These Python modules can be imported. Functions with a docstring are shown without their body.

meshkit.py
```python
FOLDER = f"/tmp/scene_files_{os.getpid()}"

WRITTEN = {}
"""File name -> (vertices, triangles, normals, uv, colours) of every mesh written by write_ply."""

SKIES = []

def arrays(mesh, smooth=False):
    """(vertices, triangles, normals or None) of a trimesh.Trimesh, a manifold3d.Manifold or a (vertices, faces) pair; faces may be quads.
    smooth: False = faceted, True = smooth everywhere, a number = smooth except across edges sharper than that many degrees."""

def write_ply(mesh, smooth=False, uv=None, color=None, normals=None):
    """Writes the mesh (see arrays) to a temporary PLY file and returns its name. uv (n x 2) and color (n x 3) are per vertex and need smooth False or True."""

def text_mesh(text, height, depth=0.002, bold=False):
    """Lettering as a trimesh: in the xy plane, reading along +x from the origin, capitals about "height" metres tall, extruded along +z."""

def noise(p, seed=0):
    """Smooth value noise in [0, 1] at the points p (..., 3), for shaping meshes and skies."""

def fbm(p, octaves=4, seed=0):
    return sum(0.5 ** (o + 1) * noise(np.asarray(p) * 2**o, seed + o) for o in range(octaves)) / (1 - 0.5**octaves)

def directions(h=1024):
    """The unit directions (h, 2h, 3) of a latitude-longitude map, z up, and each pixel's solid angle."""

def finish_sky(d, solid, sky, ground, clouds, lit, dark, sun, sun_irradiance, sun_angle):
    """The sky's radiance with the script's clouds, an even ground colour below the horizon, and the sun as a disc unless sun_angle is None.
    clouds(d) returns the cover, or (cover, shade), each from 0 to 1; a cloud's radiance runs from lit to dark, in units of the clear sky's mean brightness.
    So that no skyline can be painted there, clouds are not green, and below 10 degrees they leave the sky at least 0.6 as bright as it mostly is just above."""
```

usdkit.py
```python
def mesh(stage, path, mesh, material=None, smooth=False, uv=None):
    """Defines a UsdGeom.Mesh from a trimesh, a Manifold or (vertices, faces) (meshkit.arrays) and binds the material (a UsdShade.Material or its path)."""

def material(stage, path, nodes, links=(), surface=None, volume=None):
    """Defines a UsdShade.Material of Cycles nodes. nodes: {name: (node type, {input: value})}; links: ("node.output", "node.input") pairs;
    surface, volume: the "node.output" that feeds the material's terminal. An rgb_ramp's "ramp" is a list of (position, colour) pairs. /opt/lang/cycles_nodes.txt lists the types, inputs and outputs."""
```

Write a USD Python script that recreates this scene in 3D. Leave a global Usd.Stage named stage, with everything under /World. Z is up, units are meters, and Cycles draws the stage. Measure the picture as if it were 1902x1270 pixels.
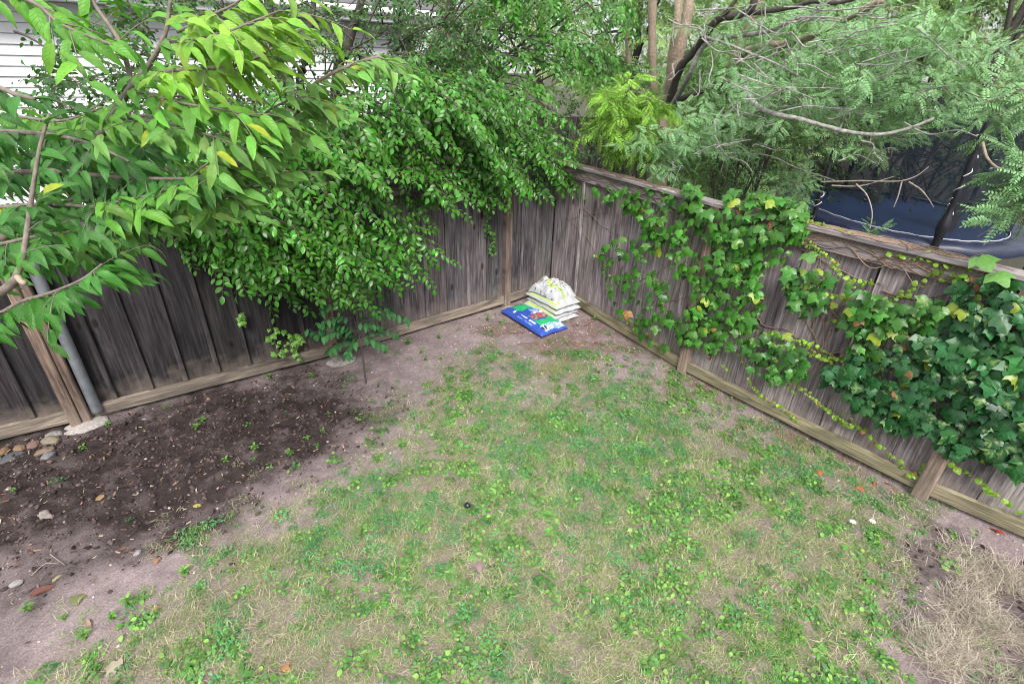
import math
import numpy as np
import trimesh
import usdkit, meshkit
from pxr import Usd, UsdGeom, UsdLux, UsdShade, Gf, Sdf, Vt

stage = Usd.Stage.CreateInMemory()
UsdGeom.SetStageUpAxis(stage, UsdGeom.Tokens.z)
UsdGeom.SetStageMetersPerUnit(stage, 1.0)
UsdGeom.Xform.Define(stage, '/World')
UsdGeom.Scope.Define(stage, '/World/Looks')
T = Sdf.ValueTypeNames

# ------------------------------------------------------------------ camera
F_PX, PITCH, ROLL, EYE = 952.0, 0.49934, 0.02760, 2.917      # from the photograph, 1902 x 1270
W_PX, H_PX = 1902.0, 1270.0
EXPOSURE = 1.82
_fw = np.array([0, math.cos(PITCH), -math.sin(PITCH)])
_r0 = np.array([1.0, 0, 0]); _u0 = np.cross(_r0, _fw)
_rt = _r0 * math.cos(ROLL) + _u0 * math.sin(ROLL)
_up = -_r0 * math.sin(ROLL) + _u0 * math.cos(ROLL)
CAM = np.array([0, 0, EYE])
cam = UsdGeom.Camera.Define(stage, '/World/camera')
cam.CreateHorizontalApertureAttr(36.0)
cam.CreateVerticalApertureAttr(36.0 * 683 / 1024)
cam.CreateFocalLengthAttr(36.0 * F_PX / W_PX)
cam.CreateClippingRangeAttr(Gf.Vec2f(0.05, 500))
cam.CreateExposureAttr(EXPOSURE)
m = Gf.Matrix4d(*_rt, 0, *_up, 0, *(-_fw), 0, *CAM, 1)
cam.AddTransformOp().Set(m)

# ------------------------------------------------------------------ light: bright overcast
SUN_EL, SUN_AZ = math.radians(44), math.radians(174)          # azimuth from +y towards +x
SKY = 0.075
sun_dir = np.array([math.sin(SUN_AZ) * math.cos(SUN_EL), math.cos(SUN_AZ) * math.cos(SUN_EL), math.sin(SUN_EL)])
dome = UsdLux.DomeLight.Define(stage, '/World/sky')
# even cloud, three times as bright overhead as at the horizon (as an overcast sky is), over a faint blue
sky_m = usdkit.material(stage, '/World/Looks/sky_material', {
    'sky': ('sky_texture', {'sky_type': 'single_scattering', 'sun_disc': False, 'sun_elevation': SUN_EL, 'sun_rotation': SUN_AZ}),
    'tc': ('texture_coordinate', {}), 'sx': ('separate_xyz', {}),
    'up': ('rgb_ramp', {'ramp': [(0.0, (3.0, 3.05, 3.15)), (0.5, (6.0, 6.05, 6.2)), (1.0, (9.0, 9.05, 9.2))]}),
    'mx': ('mix', {'mix_type': 'mix', 'fac': 0.9}),
    'bg': ('background_shader', {'strength': SKY}),
}, [('tc.generated', 'sx.vector'), ('sx.z', 'up.fac'), ('sky.color', 'mx.color1'), ('up.color', 'mx.color2'), ('mx.color', 'bg.color')], surface='bg.background')
UsdShade.MaterialBindingAPI.Apply(dome.GetPrim()).Bind(sky_m)
sun = UsdLux.DistantLight.Define(stage, '/World/sun')
sun.CreateIntensityAttr(0.40); sun.CreateAngleAttr(24.0); sun.CreateNormalizeAttr(True); sun.CreateColorAttr(Gf.Vec3f(1, 0.97, 0.93))
z = sun_dir; x = np.cross([0, 0, 1.0], z); x /= np.linalg.norm(x); y = np.cross(z, x)
sun.AddTransformOp().Set(Gf.Matrix4d(*x, 0, *y, 0, *z, 0, 0, 0, 20, 1))

# ------------------------------------------------------------------ measuring
def ray(px, py):
    d = _fw + _rt * (px - W_PX / 2) / F_PX - _up * (py - H_PX / 2) / F_PX
    return d / np.linalg.norm(d)
def gp(px, py, z=0.0):
    d = ray(px, py); return CAM + d * (z - EYE) / d[2]
def dp(px, py, dist):
    return CAM + ray(px, py) * dist
def to_px(P):
    d = np.asarray(P, float) - CAM; zc = d @ _fw
    return W_PX / 2 + F_PX * (d @ _rt) / zc, H_PX / 2 - F_PX * (d @ _up) / zc
def inside(poly, x, y):
    poly = np.asarray(poly, float); x = np.asarray(x); y = np.asarray(y); c = np.zeros(x.shape, bool); j = len(poly) - 1
    for i in range(len(poly)):
        (xi, yi), (xj, yj) = poly[i], poly[j]
        c ^= ((yi > y) != (yj > y)) & (x < (xj - xi) * (y - yi) / (yj - yi + 1e-12) + xi); j = i
    return c
def poly_dist(poly, x, y):                                    # signed distance, positive inside
    poly = np.asarray(poly, float); best = np.full(np.shape(x), 1e9)
    for i in range(len(poly)):
        a, b = poly[i], poly[(i + 1) % len(poly)]; e = b - a
        t = np.clip(((x - a[0]) * e[0] + (y - a[1]) * e[1]) / (e @ e), 0, 1)
        best = np.minimum(best, np.hypot(x - a[0] - t * e[0], y - a[1] - t * e[1]))
    return np.where(inside(poly, x, y), best, -best)
def sample_poly(poly, n, rng):
    poly = np.asarray(poly, float); lo, hi = poly.min(0), poly.max(0); out = np.zeros((0, 2))
    while len(out) < n:
        q = lo + rng.random((n * 3, 2)) * (hi - lo); out = np.vstack([out, q[inside(poly, q[:, 0], q[:, 1])]])
    return out[:n]
def unit(v):
    v = np.asarray(v, float); return v / (np.linalg.norm(v, axis=-1, keepdims=True) + 1e-12)
UP = np.array([0, 0, 1.0])

# ------------------------------------------------------------------ scene helpers
_count = {}
def fresh(parent, name):
    k = (parent, name); n = _count.get(k, 0); _count[k] = n + 1
    return f'{parent}/{name}' if n == 0 else f'{parent}/{name}_{n:03d}'
def tag(prim, label=None, cat=None, group=None, kind=None):
    prim = prim.GetPrim() if hasattr(prim, 'GetPrim') else prim
    for k, v in (('label', label), ('category', cat), ('group', group), ('kind', kind)):
        if v: prim.SetCustomDataByKey(k, v)
    return prim
def thing(name, label, cat, loc=(0, 0, 0), rz=0.0, group=None):
    x = UsdGeom.Xform.Define(stage, fresh('/World', name))
    if any(loc) or rz:
        x.AddTranslateOp().Set(Gf.Vec3d(*map(float, loc)))
        if rz: x.AddRotateZOp().Set(float(rz))
    tag(x, label, cat, group); return str(x.GetPath())
def normals_of(v, f):
    n = np.zeros_like(v); c = np.cross(v[f[:, 1]] - v[f[:, 0]], v[f[:, 2]] - v[f[:, 0]])
    for k in range(3): np.add.at(n, f[:, k], c)
    return unit(n)
def put(parent, name, v, f, mat, cd=None, uv=None, smooth=False, exact=None):
    v = np.ascontiguousarray(v, np.float32); f = np.ascontiguousarray(f, np.int32)
    path = exact or fresh(parent, name)
    me = UsdGeom.Mesh.Define(stage, path)
    me.CreatePointsAttr(Vt.Vec3fArray.FromNumpy(v)); me.CreateFaceVertexCountsAttr(Vt.IntArray.FromNumpy(np.full(len(f), 3, np.int32)))
    me.CreateFaceVertexIndicesAttr(Vt.IntArray.FromNumpy(f.ravel())); me.CreateSubdivisionSchemeAttr('none')
    me.CreateDoubleSidedAttr(True)
    if smooth:
        me.CreateNormalsAttr(Vt.Vec3fArray.FromNumpy(normals_of(v.astype(float), f).astype(np.float32))); me.SetNormalsInterpolation('vertex')
    api = UsdGeom.PrimvarsAPI(me)
    if cd is not None:
        cd = np.broadcast_to(np.asarray(cd, np.float32), v.shape)
        api.CreatePrimvar('Cd', T.Color3fArray, 'vertex').Set(Vt.Vec3fArray.FromNumpy(np.ascontiguousarray(cd)))
    if uv is not None:
        api.CreatePrimvar('st', T.TexCoord2fArray, 'vertex').Set(Vt.Vec2fArray.FromNumpy(np.ascontiguousarray(uv, np.float32)))
    UsdShade.MaterialBindingAPI.Apply(me.GetPrim()).Bind(mat)
    return me
class MB:                                                     # collects geometry for one mesh
    def __init__(s): s.v, s.f, s.c, s.u, s.n = [], [], [], [], 0
    def add(s, v, f, c=(1, 1, 1), uv=None):
        v = np.asarray(v, float); s.v.append(v); s.f.append(np.asarray(f) + s.n); s.n += len(v)
        s.c.append(np.broadcast_to(np.asarray(c, float), v.shape)); s.u.append(np.zeros((len(v), 2)) if uv is None else uv); return s
    def get(s): return np.vstack(s.v), np.vstack(s.f), np.vstack(s.c), np.vstack(s.u)
    def put_each(s, parent, name, mat, smooth=True):             # every piece a part of its own
        for v, f, c, u in zip(s.v, s.f, s.c, s.u): put(parent, name, v, np.asarray(f) - np.asarray(f).min(), mat, c, u, smooth)
    def put(s, parent, name, mat, smooth=False):
        v, f, c, u = s.get(); return put(parent, name, v, f, mat, c, u, smooth)
def quats(R):
    R = np.asarray(R, float); q = np.empty((len(R), 4)); tr = R[:, 0, 0] + R[:, 1, 1] + R[:, 2, 2]
    for i, (r, t) in enumerate(zip(R, tr)):
        if t > 0:
            s = math.sqrt(t + 1) * 2; q[i] = (s / 4, (r[2, 1] - r[1, 2]) / s, (r[0, 2] - r[2, 0]) / s, (r[1, 0] - r[0, 1]) / s)
        else:
            k = int(np.argmax(np.diag(r))); a, b = (k + 1) % 3, (k + 2) % 3
            s = math.sqrt(max(1e-12, 1 + r[k, k] - r[a, a] - r[b, b])) * 2
            w = np.zeros(4); w[0] = (r[b, a] - r[a, b]) / s; w[1 + k] = s / 4; w[1 + a] = (r[a, k] + r[k, a]) / s; w[1 + b] = (r[b, k] + r[k, b]) / s; q[i] = w
    return q
def frames(d, up):                                            # columns x = d, z close to up
    d = unit(d); up = np.broadcast_to(up, d.shape); yv = np.cross(up, d); bad = np.linalg.norm(yv, axis=-1) < 1e-4
    yv = np.where(bad[..., None], np.cross(np.array([0.3, 0.9, 0.1]), d), yv); yv = unit(yv)
    return np.stack([d, yv, np.cross(d, yv)], -1)
def instancer(parent, name, protos, mat, pos, R, scale, idx, label=None, cat=None, kind='stuff', group=None):
    path = fresh(parent, name)
    pi = UsdGeom.PointInstancer.Define(stage, path)
    rel = pi.CreatePrototypesRel()
    for k, p in enumerate(protos):
        v, f, c, u = p
        put(path, 'piece', v, f, mat, c, u, smooth=True); rel.AddTarget(f'{path}/piece' if k == 0 else f'{path}/piece_{k:03d}')
    pi.CreatePositionsAttr(Vt.Vec3fArray.FromNumpy(np.ascontiguousarray(pos, np.float32)))
    q = quats(R)
    pi.CreateOrientationsAttr(Vt.QuathArray([Gf.Quath(float(a), float(b), float(c), float(d)) for a, b, c, d in q]))
    s = np.asarray(scale, np.float32); s = np.repeat(s[:, None], 3, 1) if s.ndim == 1 else s
    pi.CreateScalesAttr(Vt.Vec3fArray.FromNumpy(np.ascontiguousarray(s)))
    pi.CreateProtoIndicesAttr(Vt.IntArray.FromNumpy(np.ascontiguousarray(idx, np.int32)))
    tag(pi, label, cat, group, kind); return path
def copy_of(path, loc, rz, label, cat, group, s=1.0):
    x = UsdGeom.Xform.Define(stage, fresh('/World', path.split('/')[-1]))
    x.AddTranslateOp().Set(Gf.Vec3d(*map(float, loc))); x.AddRotateZOp().Set(float(rz))
    x.AddScaleOp().Set(Gf.Vec3f(s, s, s))
    x.GetPrim().GetReferences().AddInternalReference(path); x.GetPrim().SetInstanceable(True)
    tag(x, label, cat, group); return x

# ------------------------------------------------------------------ shapes
def catmull(P, n):
    P = np.asarray(P, float); Q = np.vstack([2 * P[0] - P[1], P, 2 * P[-1] - P[-2]]); out = []
    for i in range(1, len(Q) - 2):
        t = np.linspace(0, 1, n, endpoint=False)[:, None]; a, b, c, d = Q[i - 1], Q[i], Q[i + 1], Q[i + 2]
        out.append(0.5 * (2 * b + (c - a) * t + (2 * a - 5 * b + 4 * c - d) * t ** 2 + (3 * b - a - 3 * c + d) * t ** 3))
    return np.vstack(out + [P[-1:]])
def tube(P, r, sides=6, cap=True):
    P = np.asarray(P, float); r = np.broadcast_to(r, (len(P),)); t = unit(np.gradient(P, axis=0))
    ref = np.array([0.31, 0.17, 0.93]) if abs(t[0] @ [0.31, 0.17, 0.93]) < 0.9 else np.array([0.9, 0.3, 0.1])
    a = unit(np.cross(t, ref)); b = np.cross(t, a); ang = np.arange(sides) * 2 * np.pi / sides
    v = (P[:, None] + r[:, None, None] * (np.cos(ang)[None, :, None] * a[:, None] + np.sin(ang)[None, :, None] * b[:, None])).reshape(-1, 3)
    i, j = np.meshgrid(np.arange(len(P) - 1), np.arange(sides), indexing='ij'); j2 = (j + 1) % sides
    q = np.stack([i * sides + j, i * sides + j2, (i + 1) * sides + j2, (i + 1) * sides + j], -1).reshape(-1, 4)
    f = np.vstack([q[:, [0, 1, 2]], q[:, [0, 2, 3]]])
    if cap:
        v = np.vstack([v, P[:1], P[-1:]]); n = len(P) * sides; k = np.arange(sides); k2 = (k + 1) % sides
        f = np.vstack([f, np.stack([np.full(sides, n), k2, k], 1), np.stack([np.full(sides, n + 1), n - sides + k, n - sides + k2], 1)])
    return v, f
def grid_faces(n, mm):
    i, j = np.meshgrid(np.arange(n), np.arange(mm), indexing='ij'); a = i * (mm + 1) + j
    q = np.stack([a, a + mm + 1, a + mm + 2, a + 1], -1).reshape(-1, 4)
    return np.vstack([q[:, [0, 1, 2]], q[:, [0, 2, 3]]])
def leaf(L, W, n=6, mm=2, shape='ovate', fold=0.3, droop=0.25, wave=0.0, jag=0.0, ph=0.0):
    t = np.linspace(0, 1, n + 1)
    if shape == 'ovate': w = (t ** 0.55) * (1 - t) ** 0.95; w /= 0.47
    elif shape == 'oval': w = np.sin(np.pi * t ** 0.92) ** 0.8
    else: w = np.sin(np.pi * np.clip(t, 0, 1)) ** 0.5
    w = np.clip(w, 0.012, 1) * W / 2
    if jag: w[1:-1] *= 1 + jag * np.where(np.arange(1, n) % 2, 1, -1)
    k = np.linspace(-1, 1, 2 * mm + 1); Y = w[:, None] * k; X = (L * t)[:, None] + 0 * Y
    Z = fold * np.abs(Y) - droop * L * (t ** 2)[:, None] + wave * L * np.sin(t[:, None] * 9 + ph + k * 1.3) * np.abs(k)
    X = X - 0.35 * droop ** 2 * L * (t ** 2)[:, None]
    v = np.stack([X, Y, Z], -1).reshape(-1, 3); uv = np.stack([t[:, None] + 0 * Y, k[None] + 0 * Y], -1).reshape(-1, 2)
    return v, grid_faces(n, 2 * mm), uv
def box(cx, cy, cz, sx, sy, sz, bev=0.004):                    # bevelled box
    b = min(bev, sx / 3, sy / 3, sz / 3); pts = []
    for i in (-1, 1):
        for j in (-1, 1):
            for k in (-1, 1):
                X, Y, Z = i * sx / 2, j * sy / 2, k * sz / 2
                pts += [(X - i * b, Y, Z - k * 0), (X, Y - j * b, Z)] if b == 0 else [(X - i * b, Y - j * b, Z), (X - i * b, Y, Z - k * b), (X, Y - j * b, Z - k * b)]
    h = trimesh.convex.convex_hull(np.array(pts)); return np.array(h.vertices) + (cx, cy, cz), np.array(h.faces)
def plank(A, e, nrm, s0, s1, z0, z1, t0, t1, bev=0.003, lean=0.0, skew=0.0, z1b=None):
    """board in the frame A + s*e + t*nrm + z; returns vertices and faces"""
    v, f = box((s0 + s1) / 2, (t0 + t1) / 2, (z0 + z1) / 2, s1 - s0, t1 - t0, z1 - z0, bev)
    h = (v[:, 2] - z0) / (z1 - z0)
    s, t = v[:, 0] + skew * h, v[:, 1] + lean * h
    return A + s[:, None] * e + t[:, None] * nrm + v[:, 2:3] * UP, f, np.stack([v[:, 0] - s0, v[:, 2]], 1)

# ------------------------------------------------------------------ materials
def mat(name, nodes, links, surface, volume=None): return usdkit.material(stage, f'/World/Looks/{name}', nodes, links, surface)
def simple(name, col, rough=0.6, metallic=0.0, noise=0.0, nscale=30.0, bump=0.0, spec=0.5):
    n = {'p': ('principled_bsdf', {'base_color': col, 'roughness': rough, 'metallic': metallic, 'specular_ior_level': spec})}; l = []
    if noise or bump:
        n['g'] = ('texture_coordinate', {}); n['n'] = ('noise_texture', {'scale': nscale, 'detail': 5.0, 'roughness': 0.6}); l += [('g.object', 'n.vector')]
    if noise:
        n['r'] = ('rgb_ramp', {'ramp': [(0.25, tuple(c * (1 - noise) for c in col)), (0.75, tuple(min(1, c * (1 + noise)) for c in col))]}); l += [('n.fac', 'r.fac'), ('r.color', 'p.base_color')]
    if bump:
        n['b'] = ('bump', {'strength': bump, 'distance': 0.01}); l += [('n.fac', 'b.height'), ('b.normal', 'p.normal')]
    return mat(name, n, l, 'p.BSDF')
def leaf_mat(name, rough=0.4, transl=0.3, vein=0, spec=0.5, under=0.45, rnd=0.35, mottle=False):
    n = {'a': ('attribute', {'attribute': 'Cd'}), 'oi': ('object_info', {}), 'mr': ('map_range', {'from_min': 0.0, 'from_max': 1.0, 'to_min': 1 - rnd, 'to_max': 1 + rnd}),
         'h': ('hsv', {'hue': 0.5, 'saturation': 1.0}), 'ge': ('geometry', {}), 'tc': ('texture_coordinate', {}),
         'n': ('noise_texture', {'scale': 55.0, 'detail': 3.0}), 'nr': ('rgb_ramp', {'ramp': [(0.3, (0.8, 0.82, 0.8)), (0.7, (1.15, 1.12, 1.1))]}),
         'm1': ('mix', {'mix_type': 'multiply', 'fac': 1.0}), 'pale': ('mix', {'mix_type': 'mix', 'color2': (0.10, 0.185, 0.065)}), 'bf': ('math', {'math_type': 'multiply', 'value2': under}),
         'p': ('principled_bsdf', {'roughness': rough, 'specular_ior_level': spec}), 't': ('translucent_bsdf', {}), 'ty': ('mix', {'mix_type': 'multiply', 'fac': 1.0, 'color2': (1.15, 1.35, 0.55)}),
         'mc': ('mix_closure', {'fac': transl})}
    l = [('oi.random', 'mr.value'), ('mr.result', 'h.value'), ('a.color', 'h.color'), ('tc.object', 'n.vector'), ('n.fac', 'nr.fac'), ('h.color', 'm1.color1'), ('nr.color', 'm1.color2'),
         ('ge.backfacing', 'bf.value1'), ('bf.value', 'pale.fac'), ('m1.color', 'ty.color1'), ('ty.color', 't.color'), ('p.BSDF', 'mc.closure1'), ('t.BSDF', 'mc.closure2')]
    src = 'm1.color'
    if not mottle:
        for k in ('tc', 'n', 'nr', 'm1'): n.pop(k)
        l = [(('h.color' if a == 'm1.color' else a), b) for a, b in l if not (b.startswith('m1.') or b.startswith('n.') or b.startswith('nr.'))]; src = 'h.color'
    if vein:
        n.update({'uv': ('attribute', {'attribute': 'st'}), 'sx': ('separate_xyz', {}), 'av': ('math', {'math_type': 'absolute'}), 'k': ('math', {'math_type': 'multiply_add', 'value2': -0.22}),
                  'fr': ('math', {'math_type': 'multiply', 'value2': float(vein)}), 'pp': ('math', {'math_type': 'pingpong', 'value2': 0.5}),
                  'vr': ('map_range', {'from_min': 0.0, 'from_max': 0.12, 'to_min': 1.0, 'to_max': 0.0, 'clamp': True}),
                  'mid': ('map_range', {'from_min': 0.0, 'from_max': 0.06, 'to_min': 1.0, 'to_max': 0.0, 'clamp': True}), 'mxv': ('math', {'math_type': 'maximum'}),
                  'vf': ('math', {'math_type': 'multiply', 'value2': 0.45}), 'vc': ('mix', {'mix_type': 'mix', 'color2': (0.2, 0.29, 0.1)}), 'bu': ('bump', {'strength': 0.5, 'distance': 0.003, 'invert': True})})
        l += [('uv.vector', 'sx.vector'), ('sx.y', 'av.value1'), ('av.value', 'k.value1'), ('sx.x', 'k.value3'), ('k.value', 'fr.value1'), ('fr.value', 'pp.value1'), ('pp.value', 'vr.value'), ('av.value', 'mid.value'),
              ('vr.result', 'mxv.value1'), ('mid.result', 'mxv.value2'), ('mxv.value', 'vf.value1'), ('vf.value', 'vc.fac'), (src, 'vc.color1'), ('mxv.value', 'bu.height'), ('bu.normal', 'p.normal')]
        src = 'vc.color'
    l += [(src, 'pale.color1'), ('pale.color', 'p.base_color')]
    return mat(name, n, l, 'mc.closure')
def wood(name, dark, light, grey=0.5, knots=True):
    """weathered board: grain along z in st (metres), tone varies per board (Cd)"""
    n = {'uv': ('attribute', {'attribute': 'st'}), 'a': ('attribute', {'attribute': 'Cd'}), 'oi': ('object_info', {}), 'off': ('combine_xyz', {}), 'om': ('math', {'math_type': 'multiply', 'value2': 37.0}), 'ad': ('vector_math', {'math_type': 'add'}),
         'mp': ('mapping', {'scale': (1.0, 0.035, 1.0)}), 'g': ('noise_texture', {'scale': 60.0, 'detail': 5.0, 'roughness': 0.72, 'distortion': 0.15}),
         'mp2': ('mapping', {'scale': (1.0, 0.16, 1.0)}), 'g2': ('noise_texture', {'scale': 9.0, 'detail': 4.0, 'roughness': 0.6, 'distortion': 1.2}),
         'r': ('rgb_ramp', {'ramp': [(0.36, dark), (0.5, tuple(0.45 * (a + b) for a, b in zip(dark, light))), (0.64, light)]}),
         'r2': ('rgb_ramp', {'ramp': [(0.3, (0.42, 0.41, 0.44)), (0.52, (1, 1, 1)), (0.72, (1.45, 1.42, 1.4))]}),
         'm': ('mix', {'mix_type': 'multiply', 'fac': 1.0}), 'm2': ('mix', {'mix_type': 'multiply', 'fac': 1.0}),
         'vm': ('mapping', {'scale': (1.0, 0.45, 1.0)}), 'v': ('voronoi_texture', {'scale': 4.6, 'randomness': 1.0}), 'kr': ('rgb_ramp', {'ramp': [(0.0, (0.16, 0.12, 0.1)), (0.09, (0.3, 0.24, 0.2)), (0.13, (1.15, 1.12, 1.07)), (0.22, (1, 1, 1))]}), 'm3': ('mix', {'mix_type': 'multiply', 'fac': 0.85 if knots else 0.0}),
         'p': ('principled_bsdf', {'roughness': 0.82, 'specular_ior_level': 0.25}), 'b': ('bump', {'strength': 0.55, 'distance': 0.004})}
    l = [('oi.random', 'om.value1'), ('om.value', 'off.x'), ('om.value', 'off.y'), ('uv.vector', 'ad.vector1'), ('off.vector', 'ad.vector2'), ('ad.vector', 'mp.vector'), ('mp.vector', 'g.vector'), ('ad.vector', 'mp2.vector'), ('mp2.vector', 'g2.vector'),
         ('g.fac', 'r.fac'), ('g2.fac', 'r2.fac'), ('r.color', 'm.color1'), ('r2.color', 'm.color2'), ('m.color', 'm2.color1'), ('a.color', 'm2.color2'),
         ('ad.vector', 'vm.vector'), ('vm.vector', 'v.vector'), ('v.distance', 'kr.fac'), ('m2.color', 'm3.color1'), ('kr.color', 'm3.color2'), ('m3.color', 'p.base_color'), ('g.fac', 'b.height'), ('b.normal', 'p.normal')]
    # soil splash browns and lightens the lowest hand of each board
    n.update({'sp': ('separate_xyz', {}), 'sn': ('noise_texture', {'scale': 7.0, 'detail': 3.0}), 'sa': ('math', {'math_type': 'multiply_add', 'value2': 0.5}), 'sm': ('map_range', {'from_min': 0.28, 'from_max': 0.58, 'to_min': 0.45 if knots else 0.15, 'to_max': 0.0, 'clamp': True}), 'sc': ('mix', {'mix_type': 'mix', 'color2': tuple(c * 1.05 for c in (0.27, 0.215, 0.175))})})
    l = [x for x in l if x[1] != 'p.base_color'] + [('uv.vector', 'sp.vector'), ('ad.vector', 'sn.vector'), ('sn.fac', 'sa.value1'), ('sp.y', 'sa.value3'), ('sa.value', 'sm.value'), ('sm.result', 'sc.fac'), ('m3.color', 'sc.color1'), ('sc.color', 'p.base_color')]
    return mat(name, n, l, 'p.BSDF')

M_WOOD_L = wood('weathered_board_shaded', (0.034, 0.031, 0.034), (0.135, 0.122, 0.125))  # weathered wood, its colour also darkened to carry the tree shade
M_WOOD_R = wood('weathered_board_grey', (0.115, 0.103, 0.107), (0.33, 0.298, 0.30))
M_RAIL = wood('rail_lumber', (0.12, 0.098, 0.078), (0.29, 0.24, 0.195), knots=False)
M_POST = wood('post_lumber', (0.10, 0.072, 0.058), (0.26, 0.20, 0.165))
M_BARK = simple('smooth_bark', (0.16, 0.13, 0.11), 0.85, noise=0.45, nscale=40, bump=0.6)
M_BARK_D = simple('dark_bark', (0.055, 0.045, 0.04), 0.9, noise=0.5, nscale=35, bump=0.7)
M_BARK_L = simple('pale_bark', (0.26, 0.20, 0.15), 0.9, noise=0.45, nscale=45, bump=0.7)
M_LICHEN = simple('lichened_bark', (0.24, 0.23, 0.21), 0.9, noise=0.75, nscale=30, bump=0.6)
M_TWIG = simple('bare_twig', (0.30, 0.25, 0.21), 0.85, noise=0.4, nscale=60)
M_STEM = simple('vine_stem', (0.22, 0.15, 0.11), 0.85, noise=0.4, nscale=60)
M_LEAF_A = leaf_mat('large_leaf', 0.46, 0.24, vein=8, spec=0.32, rnd=0.2, mottle=True)
M_LEAF_B = leaf_mat('glossy_leaf', 0.34, 0.15, spec=0.36, rnd=0.3)
M_LEAF_C = leaf_mat('feathery_leaf', 0.55, 0.18, spec=0.3, rnd=0.25, under=0.6)
M_IVY = leaf_mat('ivy_leaf', 0.36, 0.14, vein=0, spec=0.34, rnd=0.3, mottle=True)
M_LEAF_S = leaf_mat('dull_leaf', 0.6, 0.12, spec=0.18, rnd=0.3, under=0.2)
M_GRASS = leaf_mat('grass_blade', 0.6, 0.25, rnd=0.25, under=0.0, spec=0.3)
M_WEED = leaf_mat('weed_leaf', 0.5, 0.25, rnd=0.3, under=0.2)

# ------------------------------------------------------------------ fence line, from the posts' feet
L1, L2, L3, CO, R1, R2 = (gp(*p) for p in ((153.5, 787), (623, 664), (941.5, 568), (1019, 541), (1265, 692), (1707, 921)))
L0 = L1 - 2.4 * np.array([math.sin(math.radians(58.5)), math.cos(math.radians(58.5)), 0])
R3 = R2 + 2.4 * np.array([math.sin(math.radians(133)), math.cos(math.radians(133)), 0])
def seg(A, B):
    e = unit(B - A); n = np.cross(e, UP)                      # n towards the lawn for both fences
    if n @ (np.array([0, 2.5, 0]) - A) < 0: n = -n
    return A, B, e, n, np.linalg.norm(B - A)
SEG_L = [seg(L0, L1), seg(L1, L2), seg(L2, L3), seg(L3, CO)]
SEG_R = [seg(CO, R1), seg(R1, R2), seg(R2, R3)]
def on_fence(px, py, segs, off=0.0):
    """point of a fence plane seen at a pixel, its segment, s and z"""
    d = ray(px, py); best = None
    for k, (A, B, e, n, L) in enumerate(segs):
        t = ((A + n * off - CAM) @ n) / (d @ n + 1e-12)
        if t <= 0: continue
        P = CAM + d * t; s = (P - A) @ e
        miss = max(0, -s, s - L)
        if best is None or miss < best[0]: best = (miss, P, k, s, P[2], t)
    return best[1:]
rng = np.random.default_rng(11)

# ------------------------------------------------------------------ ground: one sheet, finer in the yard
SOIL = [(-400, 860), (0, 800), (190, 790), (420, 715), (540, 700), (610, 735), (660, 785), (600, 845), (480, 890), (410, 955), (210, 1005), (100, 1035), (-400, 1150)]
LAWN = [(860, 742), (950, 700), (1110, 722), (1250, 712), (1450, 790), (1600, 880), (1695, 935), (1710, 975), (1655, 1050), (1690, 1290), (1750, 1500), (-100, 1500), (180, 1200), (330, 1105), (400, 1015), (500, 965), (640, 885), (760, 812)]
STRAW = [(1690, 985), (1740, 940), (1800, 965), (1902, 1005), (2300, 1190), (2300, 1500), (1720, 1500), (1700, 1230), (1735, 1100), (1700, 1040)]
MULCH = [(890, 590), (960, 560), (1080, 590), (1260, 690), (1480, 800), (1680, 915), (1660, 930), (1450, 810), (1300, 720), (1130, 650), (1040, 640), (940, 620)]
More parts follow.
